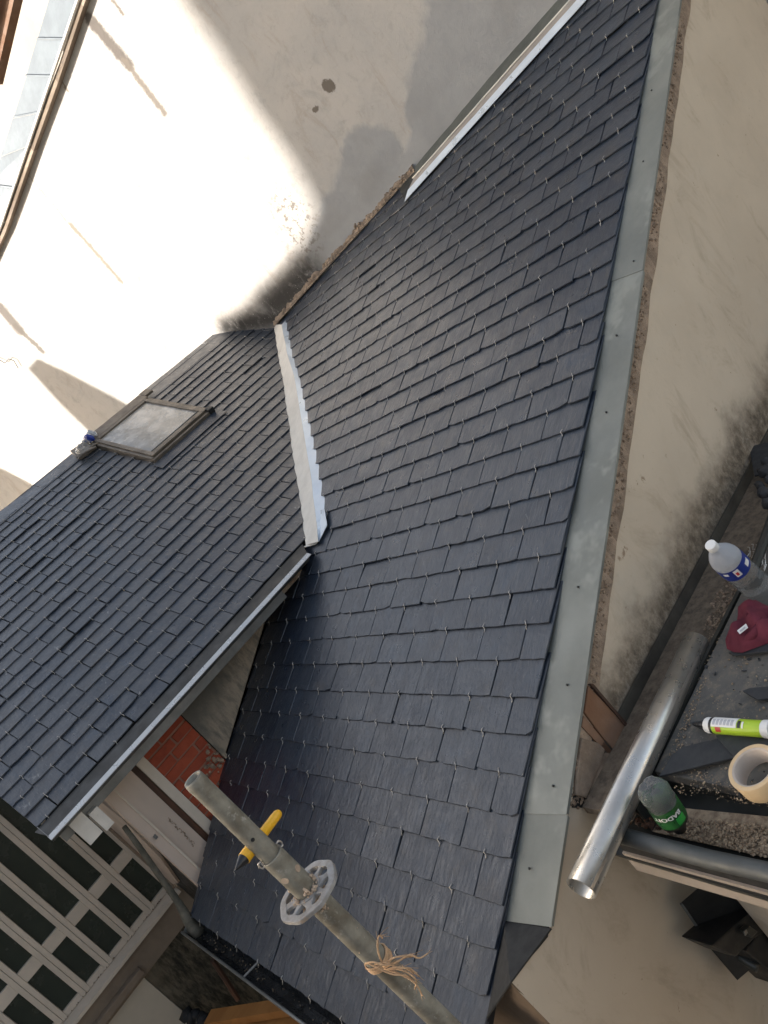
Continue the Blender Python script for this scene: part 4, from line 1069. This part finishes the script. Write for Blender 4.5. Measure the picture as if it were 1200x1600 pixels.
# --- burgundy cloth with a white tag
def cloth():
    pts = [(1182, 938), (1196, 946), (1225, 960), (1235, 985), (1200, 1005), (1160, 1020), (1146, 1019), (1136, 1014), (1134, 1005), (1150, 985), (1157, 955)]
    c = (1182, 978); n = 18; vv = []; ff = []; m_ = len(pts); P0 = hit(*c, EZ, -.874)
    vv.append(P0+EZ*.02)
    dn = []
    for i in range(m_):
        a, b = pts[i], pts[(i+1) % m_]
        for t in (0, .33, .66): dn.append((a[0]*(1-t)+b[0]*t, a[1]*(1-t)+b[1]*t))
    m2 = len(dn)
    for r_ in range(1, n+1):
        f = r_/n
        for (x, y) in dn:
            P = hit(c[0]+(x-c[0])*f, c[1]+(y-c[1])*f, EZ, -.874)
            fold = .008*abs(math.sin(P[0]*95+P[1]*45+2*noise.noise(P*25)))+.007*math.sin(P[1]*120-P[0]*70+3*noise.noise(P*18))+.006*noise.noise(P*45)
            h = .017*(1-f**3)+fold*(1-f**6)*.8+(.004 if f < 1 else 0)
            vv.append(P+EZ*max(h, .0))
    for i in range(m2): ff.append([0, 1+i, 1+(i+1) % m2])
    for r_ in range(n-1):
        for i in range(m2):
            k = 1+r_*m2; ff.append([k+i, k+m2+i, k+m2+(i+1) % m2, k+(i+1) % m2])
    return vv, ff
cl_ = thing('cloth', 'crumpled burgundy cloth with a small white tag on the grey slab', 'cloth', hit(1180, 978, EZ, -.88))
vv, ff = cloth(); o = mesh_obj('fabric', vv, ff, M_CLOTH, cl_, smooth=True)
m = MB(); m.tube([hit(1160, 1012, EZ, -.872)+EZ*.004, hit(1180, 1002, EZ, -.872)+EZ*.012, hit(1203, 978, EZ, -.872)+EZ*.012], [.004, .008, .009], 10); m.build('fold', M_CLOTH, cl_, smooth=True)
tg = [hit(x, y, EZ, -.846) for x, y in [(1152, 986), (1166, 975), (1169, 981), (1156, 991)]]
prism_obj('tag', tg, (0, 0, .001), M_WHT, cl_)
prism_obj('tag_print', [hit(x, y, EZ, -.8445) for x, y in [(1156, 985.5), (1164, 979), (1165, 981), (1157, 987.5)]], (0, 0, .0005), M_GREYP, cl_)

# --- sealant cartridge lying, nozzle to the left
C0 = hit(1104, 1133, EZ, -.868); C1 = hit(1207, 1140, EZ, -.866); cx = (C1-C0).normalized(); Lc = (C1-C0).length; rc = .0122
sc_ = thing('sealant_cartridge', 'white and lime green sealant cartridge with black nozzle lying on the slab', 'cartridge', C0)
m = MB(); m.lathe(C0, cx, [(0, 0), (0, .006), (.001, rc*.9), (.004, rc), (.012, rc)], 24); m.build('shoulder', M_WHT, sc_, smooth=True)
m = MB(); m.lathe(C0, cx, [(.012, rc*1.01), (.0165, rc*1.01)], 24); m.build('black_ring', M_BLK, sc_, smooth=True)
m = MB(); m.lathe(C0, cx, [(.0165, rc), (Lc-.012, rc)], 24); m.build('sleeve', M_GRN, sc_, smooth=True)
m = MB(); m.lathe(C0, cx, [(Lc-.012, rc*1.06), (Lc-.004, rc*1.1), (Lc, rc*1.05), (Lc, rc*.8), (Lc-.006, rc*.75), (Lc-.006, 0)], 24); m.build('end_ring', M_WHT, sc_, smooth=False)
m = MB(); m.lathe(C0, -cx, [(0, .006), (.004, .0058), (.024, .0022), (.024, 0)], 12); m.build('nozzle', M_BLK, sc_, smooth=True)
tw = -C0.normalized()
fl = cx.cross(tw).normalized()
wrap_patch(C0, cx, rc*1.006, .017, .060, -1.5, .12, tw, M_WHT, 'label_panel', sc_, 10)
for i in range(6): wrap_patch(C0, cx, rc*1.02, .0195+i*.0062, .0240+i*.0062, -.9, -.12, tw, M_GREYP, 'label_text', sc_, 4)
wrap_patch(C0, cx, rc*1.02, .024, .033, .15, .75, tw, M_RED, 'label_mark', sc_, 5)
wrap_patch(C0, cx, rc*1.02, .062, .067, -.8, .1, tw, M_BLK, 'label_text', sc_, 5)
wrap_patch(C0, cx, rc*1.02, .069, .072, -.7, .1, tw, M_WHT, 'label_text', sc_, 5)

# --- masking tape roll standing flat on the slab
tp = thing('masking_tape', 'beige masking tape roll lying flat on the slate pieces', 'tape', hit(1192, 1232, EZ, -.872))
TB = hit(1196, 1218, EZ, -.874); tax = (EZ+V3(.06, -.12, 0)).normalized()
m = MB(); ht = .030
m.lathe(TB, tax, [(0, .0275), (0, .0355), (.0015, .0362), (ht-.0015, .0362), (ht, .0355), (ht, .0300)], 48); m.build('tape_roll', M_TAPE, tp, smooth=False)
m = MB(); m.lathe(TB, tax, [(ht, .0299), (ht-.001, .0275), (0.0, .0275)], 48); m.build('core', M_TAPEI, tp, smooth=False)
for o in tp.children:
    for p in o.data.polygons: p.use_smooth = len(p.vertices) == 4 and abs(p.normal.dot(Vector((tax[1], tax[0], tax[2])))) < .5

# --- green bottle with white lettering, half behind the pipe
G0 = V3(.805, .541, -.925); G1 = V3(.800, .541, -.790)
G1 = ray(1016, 1228)*((V3(.812, .545, -.80)).length); G0 = ray(1062, 1294)*((V3(.815, .54, -.925)).length)
gd = (G1-G0).normalized(); Lg = (G1-G0).length
gb = thing('green_bottle', 'crumpled clear and green mineral water bottle standing behind the zinc pipe', 'bottle', G0)
rg = .0225
m = MB(); m.lathe(G0, gd, [(0, 0), (0, .010), (Lg*.12, .013), (Lg*.24, rg*.96), (Lg*.30, rg)], 24); m.build('neck', simple('dark_neck', (.02, .018, .015), (.035, .03, .025), .4, 0, 20, .1), gb, smooth=True)
m = MB(); m.lathe(G0, gd, [(Lg*.30, rg), (Lg*.66, rg)], 28); m.build('label', simple('green_label', (.012, .045, .016), (.03, .16, .035), .35, 0, 18, .1, 60, .001), gb, smooth=True)
m = MB()
n = 28; x_ = gd.cross(EZ).normalized(); y_ = gd.cross(x_); kk = len(m.v); pr = [(Lg*.66, rg), (Lg*.74, rg*.98), (Lg*.80, rg*1.03), (Lg*.88, rg*.99), (Lg*.95, rg*.86), (Lg*1.0, rg*.62), (Lg*.97, rg*.3), (Lg*.96, 0.0001)]
for (d, rr) in pr:
    for j in range(n):
        t = 2*math.pi*j/n; f = 1+.06*math.sin(5*t)*(d/Lg-.6)*2.5+random.gauss(0, .025); m.v.append(G0+gd*(d+random.gauss(0, .0006))+(x_*math.cos(t)+y_*math.sin(t))*rr*f)
for i in range(len(pr)-1):
    for j in range(n): m.f.append([i*n+j, i*n+(j+1) % n, (i+1)*n+(j+1) % n, (i+1)*n+j])
m.build('base', M_PET, gb, smooth=True)
def text_on(p0, ax_, rad, toward, txt, size, d_center, mat, par, name='lettering', rot_=0., t_off=0.):
    cu = bpy.data.curves.new('t', 'FONT'); cu.body = txt; cu.size = size; cu.align_x = 'CENTER'; cu.align_y = 'CENTER'; cu.extrude = 0; cu.resolution_u = 3; cu.offset = size*.03
    to = bpy.data.objects.new('t', cu); COL.objects.link(to); bpy.context.view_layer.update()
    me = to.to_mesh(); bm = bmesh.new(); bm.from_mesh(me); to.to_mesh_clear(); bpy.data.objects.remove(to)
    bmesh.ops.triangulate(bm, faces=bm.faces)
    ax_ = ax_.normalized(); x = (toward-ax_*toward.dot(ax_)).normalized(); y = -ax_.cross(x)
    vv = []
    for v in bm.verts:
        u_, w_ = v.co.x, v.co.y; c, s_ = math.cos(rot_), math.sin(rot_); u_, w_ = u_*c-w_*s_, u_*s_+w_*c
        t = u_/rad+t_off; vv.append(p0+ax_*(d_center+w_)+(x*math.cos(t)+y*math.sin(t))*(rad+.0007))
    ff = [[v.index for v in f.verts] for f in bm.faces]; bm.free()
    return mesh_obj(name, vv, ff, mat, par)
text_on(G0, gd, rg, -G0.normalized(), 'BADOIT', .0112, Lg*.54, M_WHT, gb, rot_=math.pi, t_off=-.25)
m_gp = Mt('bright_green_print', (.03, .30, .05), .35).m
wrap_patch(G0, gd, rg+.0002, Lg*.33, Lg*.47, .1, .75, -G0.normalized(), m_gp, 'label_mark', gb, 5)

# --- black hopper and boxes on the gable wall
hp = thing('black_hopper', 'black open-topped box fixed on the beige wall under the lower roof', 'hopper', V3(.97, .56, -1.25))
def hx(px_, py_, a): return hit(px_, py_, EA, a)
c1, c2, c3 = hx(1062, 1412, .985), hx(1108, 1480, .985), hx(1185, 1414, .93)
c4 = c1+(c3-c2)
top = [c1, c2, c3, c4]
dn = V3(0, 0, -1)*.0
inn = (c1+c2+c3+c4)/4
for i in range(4):
    A_, B_ = top[i], top[(i+1) % 4]; ii = (inn-(A_+B_)/2).normalized()*.004
    prism_obj('rim', [A_, B_, B_+ii, A_+ii], (0, 0, -.006), M_GREYMET if i in (0, 1) else M_BLACKM, hp)
    prism_obj('side', [A_-EZ*.006, B_-EZ*.006, B_*.5+A_*.0+inn*.0+B_*.5-EZ*.09, A_-EZ*.09], ii*.5, M_BLACKM, hp)
prism_obj('bottom', [p-EZ*.09 for p in top], (0, 0, -.003), M_BLACKM, hp)
box2 = thing('black_box', 'lower black metal box with a small square knob beside the hopper', 'box', hx(1160, 1470, .93))
prism_obj('body', [hx(x, y, .93) for x, y in [(1112, 1478), (1150, 1496), (1180, 1466), (1240, 1430), (1210, 1395), (1186, 1413)]], (.06, 0, 0), M_BLACKM, box2, bevel=.003)
prism_obj('knob', [hx(x, y, .925) for x, y in [(1153, 1452), (1162, 1444), (1175, 1453), (1165, 1463)]], (-.012, 0, 0), M_ZDARK, box2, bevel=.002)
prism_obj('bolt', [hx(x, y, .913) for x, y in [(1161, 1455), (1165, 1452), (1167, 1457), (1163, 1462)]], (-.002, 0, 0), M_GREYMET, box2)
box3 = thing('black_box', 'large black box with round fitting at the right edge on the beige wall', 'box', hx(1195, 1500, .93))
prism_obj('body', [hx(x, y, .935) for x, y in [(1165, 1486), (1184, 1502), (1196, 1512), (1230, 1545), (1260, 1470), (1200, 1440)]], (.06, 0, 0), M_BLACKM, box3, bevel=.003)
m = MB(); P = hx(1177, 1508, .95); m.lathe(P, V3(-1, -.2, -.2), [(-.03, .0085), (.008, .0085), (.010, .006), (.010, 0)], 14); m.build('round_fitting', M_ZDARK, box3, smooth=True)

# --- crumpled bottle and junk beside the skylight
K0 = SIDE.px(126, 712, .012); K1 = SIDE.px(146, 676, .035)
kb = thing('crushed_bottle', 'crushed clear bottle with blue label beside the skylight', 'bottle', K0)
def lumpy(p0, p1, rad, mat, name, par, n=14, seg=9, amp=.25):
    ax_ = (p1-p0).normalized(); L = (p1-p0).length; x = ax_.cross(EZ).normalized(); y = ax_.cross(x); m = MB()
    for i in range(seg+1):
        d = L*i/seg; rr = rad*(.35 if i in (0,) else .45 if i == seg else 1)
        for j in range(n):
            t = 2*math.pi*j/n; m.v.append(p0+ax_*d+(x*math.cos(t)+y*math.sin(t))*rr*(1+random.uniform(-amp, amp)))
    for i in range(seg):
        for j in range(n): m.f.append([i*n+j, i*n+(j+1) % n, (i+1)*n+(j+1) % n, (i+1)*n+j])
    m.f.append(list(range(n))[::-1]); m.f.append([seg*n+j for j in range(n)])
    return m.build(name, mat, par)
lumpy(K0, K0.lerp(K1, .6), .026, M_PET, 'body', kb)
lumpy(K0.lerp(K1, .58), K0.lerp(K1, .82), .027, M_BLUE, 'label', kb, amp=.1, seg=3)
lumpy(K0.lerp(K1, .80), K1, .022, M_PETF, 'shoulder', kb, seg=4)
jk = MB()
for (p, q) in [((126, 700), (146, 688)), ((133, 692), (165, 665)), ((120, 715), (150, 698)), ((140, 700), (158, 690))]:
    jk.tube([SIDE.px(*p, .014), SIDE.px((p[0]+q[0])/2, (p[1]+q[1])/2-1, .022), SIDE.px(*q, .016)], .0045, 6)
jk.prism([SIDE.px(x, y, .006) for x, y in [(112, 708), (135, 692), (152, 700), (125, 719)]], SIDE.n*.012)
tag(jk.build('scrap_lead', M_BRONZE, None), 'twisted scrap flashing piled at the skylight top corner', 'scrap metal')

# ================================================================ SCAFFOLD POLE IN FRONT
def pz(px_, py_, depth):
    r = ray(px_, py_); f = Vector(RR[2]).dot(r); return r*(depth/f)
PR = pz(482, 1393, .91); axp = V3(.0, .0, 1)
def on_pole(px_, py_):
    r = ray(px_, py_); k_ = (PR[0]*r[0]+PR[1]*r[1])/(r[0]**2+r[1]**2); return V3(PR[0], PR[1], r[2]*k_)
PT, PC, PB = on_pole(300, 1217), on_pole(425.5, 1332), on_pole(745, 1638)
sp = thing('scaffold_pole', 'grey galvanised scaffold standard with rosette crossing the bottom of the roof', 'scaffold pole', PB)
rt_ = .0134; rs = .0112
PTT = PC+axp*(PT-PC).length
m = MB(); Ls = (PTT-PC).length
m.lathe(PC, axp, [(-.02, rs), (0, rs), (Ls*.4, rs*1.0), (Ls-.014, rs*.99), (Ls-.010, rs*1.03), (Ls-.002, rs*1.0), (Ls, rs*.93), (Ls-.0005, rs*.74), (Ls-.05, rs*.74)], 32); spg = m.build('spigot', M_GALV, sp, smooth=True)
Lm = (PC-PB).length
m = MB(); m.lathe(PB, axp, [(-.35, rt_), (0, rt_), (Lm*.5, rt_), (Lm-.006, rt_), (Lm-.002, rt_*1.015), (Lm, rt_*1.0), (Lm-.001, rs*1.02)], 36); tubeo = m.build('tube', M_GALV, sp, smooth=True)
# pin holes and locking wire loop at the collar
tc_ = -PC.normalized(); tcp = (tc_-axp*tc_.dot(axp)).normalized(); sdp = axp.cross(tcp)
def hole(base, d, ang, rad, r_, nm='pin_hole', mat=M_BLACKM):
    o_ = (tcp*math.cos(ang)+sdp*math.sin(ang)); m = MB(); m.lathe(base+axp*d+o_*(rad-.0012), o_, [(0, r_), (.0016, r_), (.0017, 0)], 12); m.build(nm, mat, sp)
hole(PC, .032, .15, rs, .0022); hole(PC, -.030, -.75, rt_, .004, 'mortar_blob', M_DRY); hole(PC, -.028, .72, rt_, .0042, 'mortar_blob', M_DRY)
for sg in (1, -1):
    m = MB()
    b_ = PC+axp*.001+sdp*sg*rs*1.0
    m.tube([b_+axp*.004+tcp*.004, b_+sdp*sg*.004+axp*.004+tcp*.003, b_+sdp*sg*.0055-axp*.001, b_+sdp*sg*.004-axp*.005, b_-axp*.003+tcp*.003], .0011, 6)
    m.build('locking_loop', M_HOOK, sp, smooth=True)
# rosette: rim with eight slots
rd = MB(); Rr = .0385; n = 96; thk = .0056
def ros_r(t):                                        # lobed rim
    return Rr*(1+.02*math.cos(8*t))
ringv = []
xr = tcp.cross(axp).normalized(); yr = axp.cross(xr)
PRr = PC+axp*-((PC-PR).length)
def rpnt(rad, t, h): return PRr+(xr*math.cos(t)+yr*math.sin(t))*rad+axp*h
def ring(m, rin, rout, h0, h1, n=64, lob=False):
    k = len(m.v)
    for i in range(n):
        t = 2*math.pi*i/n; ro = ros_r(t) if lob else rout
        ri = rin(t) if callable(rin) else rin
        m.v += [rpnt(ri, t, h0), rpnt(ro, t, h0), rpnt(ro, t, h1), rpnt(ri, t, h1)]
    for i in range(n):
        a = k+4*i; b = k+4*((i+1) % n)
        for q in range(4): m.f.append([a+q, a+(q+1) % 4, b+(q+1) % 4, b+q])
ring(rd, lambda t: Rr*(.77+.03*math.cos(8*t)), Rr, -thk/2, thk/2, 96, True)
ring(rd, rt_*.98, rt_+.0045, -thk*.75, thk*.75, 48)
for i in range(8):
    t = 2*math.pi*(i+.5)/8; hw = .0026 if i % 2 else .0044
    dr = (xr*math.cos(t)+yr*math.sin(t)); dt = (-xr*math.sin(t)+yr*math.cos(t))
    r0, r1 = rt_+.002, Rr*.84
    rd.prism([PRr+dr*r0+dt*hw*1.9-axp*thk*.42, PRr+dr*(r0+.008)+dt*hw-axp*thk*.42, PRr+dr*(r1-.005)+dt*hw-axp*thk*.42, PRr+dr*r1+dt*hw*2-axp*thk*.42, PRr+dr*r1-dt*hw*2-axp*thk*.42, PRr+dr*(r1-.005)-dt*hw-axp*thk*.42, PRr+dr*(r0+.008)-dt*hw-axp*thk*.42, PRr+dr*r0-dt*hw*1.9-axp*thk*.42], axp*thk*.84)
ro = rd.build('rosette', M_GALVL, sp, bevel=0)
md = ro.modifiers.new('bev', 'BEVEL'); md.width = .0015; md.segments = 2; md.limit_method = 'ANGLE'
m = MB()
for i in range(240):
    t = random.uniform(0, 6.28); h = random.gauss(-.001, .006); r_ = rt_+abs(random.gauss(.001, .002))
    rock(m, rpnt(r_, t, h), random.uniform(.0012, .0036), .8)
for i in range(30):
    t = random.gauss(1.9, .35); rock(m, rpnt(rt_+random.uniform(0, .003), t, -.012+random.gauss(0, .005)), random.uniform(.0015, .004), .8)
m.build('dried_mortar', M_DRY, sp, kind='stuff')
m = MB()
for i in range(60):
    d = random.uniform(.03, .35); t = random.uniform(0, 6.28); rock(m, PRr-axp*d+(xr*math.cos(t)+yr*math.sin(t))*rt_*.99, random.uniform(.0006, .0016), .4)
m.build('mortar_splash', M_DRY, sp, kind='stuff')
# --- yellow marker pushed through the spigot
Y0, Y1 = pz(437, 1268, .93), pz(368, 1359, .87); ya = (Y1-Y0).normalized(); Ly = (Y1-Y0).length
# pass it right behind the tube surface
ym = thing('yellow_marker', 'yellow marker pen with black tip stuck behind the pole top', 'marker', (Y0+Y1)/2)
m = MB(); m.lathe(Y0, ya, [(0, 0), (.0004, .0034), (.003, .0050), (.008, .0055), (Ly*.46, .0057), (Ly*.47, .0068), (Ly*.82, .0071), (Ly*.82, .0066)], 20); m.build('barrel', M_YEL, ym, smooth=True)
m = MB(); m.lathe(Y0, ya, [(Ly*.82, .0066), (Ly*.85, .0060), (Ly*.94, .0030), (Ly, .0012), (Ly, 0)], 16); m.build('tip', M_BLK, ym, smooth=True)
# --- twine tied round the pole
D = (PRr-on_pole(592, 1497)).length
tw_ = MB(); base = PRr-axp*D; tt = -base.normalized(); tx = (tt-axp*tt.dot(axp)).normalized(); ty = axp.cross(tx)
def tpt(ang, d, rad): return base+axp*d+(tx*math.cos(ang)+ty*math.sin(ang))*rad
for q in range(6):
    pts = []
    for i in range(26):
        a_ = 2*math.pi*i/25; pts.append(tpt(a_, .001*math.sin(a_*2+q)+(q-2.5)*.0017+random.gauss(0, .0002), rt_+.0012+random.uniform(0, .0006)))
    tw_.tube(pts, .0013, 5, tw=.4)
twine = thing('twine', 'frayed tan twine knotted round the scaffold pole', 'twine', base)
tw_.build('loops', M_TWINE, twine, smooth=True)
kn = pz(607, 1510, .655)
m = MB()
ends = [[(600, 1512), (622, 1502), (640, 1492), (655, 1497), (668, 1490)], [(600, 1514), (620, 1520), (640, 1530), (652, 1540), (660, 1556)], [(598, 1510), (612, 1498), (628, 1494), (644, 1495)],
        [(603, 1508), (595, 1500), (590, 1480), (592, 1462), (598, 1466)], [(600, 1515), (618, 1514), (636, 1519), (650, 1531), (648, 1545)], [(600, 1516), (615, 1512), (632, 1512), (645, 1520)],
        [(586, 1507), (602, 1504), (622, 1512), (640, 1513), (655, 1526)], [(575, 1505), (590, 1512), (612, 1522), (634, 1524), (645, 1532)], [(571, 1506), (583, 1503), (600, 1508), (610, 1506)]]
for e in ends:
    P = [pz(x, y, .90-.012*math.sin(i/len(e)*3.1)) for i, (x, y) in enumerate(e)]
    Q = []
    for i in range(len(P)-1):
        for j in range(4):
            t = j/4; p0, p1, p2, p3 = P[max(i-1, 0)], P[i], P[i+1], P[min(i+2, len(P)-1)]
            Q.append(.5*((2*p1)+(p2-p0)*t+(2*p0-5*p1+4*p2-p3)*t*t+(3*p1-p0-3*p2+p3)*t**3))
    Q.append(P[-1]); n_ = len(Q)
    m.tube(Q, [.0012*(1-.3*i/n_) for i in range(n_)], 5)
    for f_ in range(5):                               # frayed fibres
        s_ = random.randint(n_//3, n_-2); d_ = (Q[s_+1]-Q[s_-1]).normalized(); o_ = Vector((random.gauss(0, 1), random.gauss(0, 1), random.gauss(0, 1))).normalized()
        m.tube([Q[s_], Q[s_]+d_*.006+o_*.0015, Q[s_]+d_*.012+o_*.0045], [.0004, .0003, .0002], 3)
m.build('loose_ends', M_TWINE, twine, smooth=True)

# ================================================================ UNSEEN BLOCKS OUT OF FRAME, ADDED AND SHAPED TO CAST THE SHADE
def nb(name, pts, t, depth, label):
    n_ = thing(name, label, 'shade block', WA+SUN*t)
    P = [WA+WH*s_+EZ*z+SUN*t for s_, z in pts]
    hd = V3(SUN[0], SUN[1], 0).normalized()
    prism_obj('walls', P, hd*depth, M_HOUSE, n_)
nb('wall_shade_block', [(.65, 1.95), (.635, 1.05), (.632, .86), (.60, .62), (.60, .46), (.575, .28), (.54, .20), (.40, .155), (.22, .125), (-.05, .118), (-.25, .10), (-.36, .02), (-.42, -.24), (-.42, -7), (6, -7), (6, .6), (3, .6), (3, 1.95)], 7.5, 1.5, 'unseen neighbouring house block to the left, outlined to shade the tall wall')  # outline is the tall wall's shadow projected back along the sun
cy = thing('courtyard_sky_block', 'unseen block added behind the camera to darken the courtyard side', 'shade block', (-.5, -1.7, gz))
box_obj('walls', (-4.5, 2.0, -3.9, -2.4, gz, .5), M_HOUSE, cy)  # added to cut off sky light and darken the low foreground
cy = thing('rear_sky_block', 'unseen block added behind the camera to darken the gable side', 'shade block', (-2.5, 2, gz))
box_obj('walls', (-6.5, -4.6, -1.6, 5, gz, .6), M_HOUSE, cy)  # added to take sky light off the gable
ch = thing('chimney', 'chimney stack outside the picture shaped to cast a wall shadow', 'chimney', (6, .8, .5))
P = [hit(x, y, WN, WD)+SUN*2.6 for x, y in [(44, 576), (58, 560), (98, 578), (224, 645), (128, 662), (75, 610)]]
prism_obj('stack', P, V3(SUN[0], SUN[1], 0).normalized()*.25, M_HOUSE, ch)  # unseen; outline follows the wall shadow it is there to cast
ch = thing('chimney', 'second chimney stack outside the picture shaped to cast a wall shadow', 'chimney', (7, .2, .5))
P = [hit(x, y, WN, WD)+SUN*2.6 for x, y in [(-20, 720), (8, 735), (50, 757), (60, 800), (-20, 800)]]
prism_obj('stack', P, V3(SUN[0], SUN[1], 0).normalized()*.25, M_HOUSE, ch)  # unseen; second wall shadow's outline, moved towards the sun
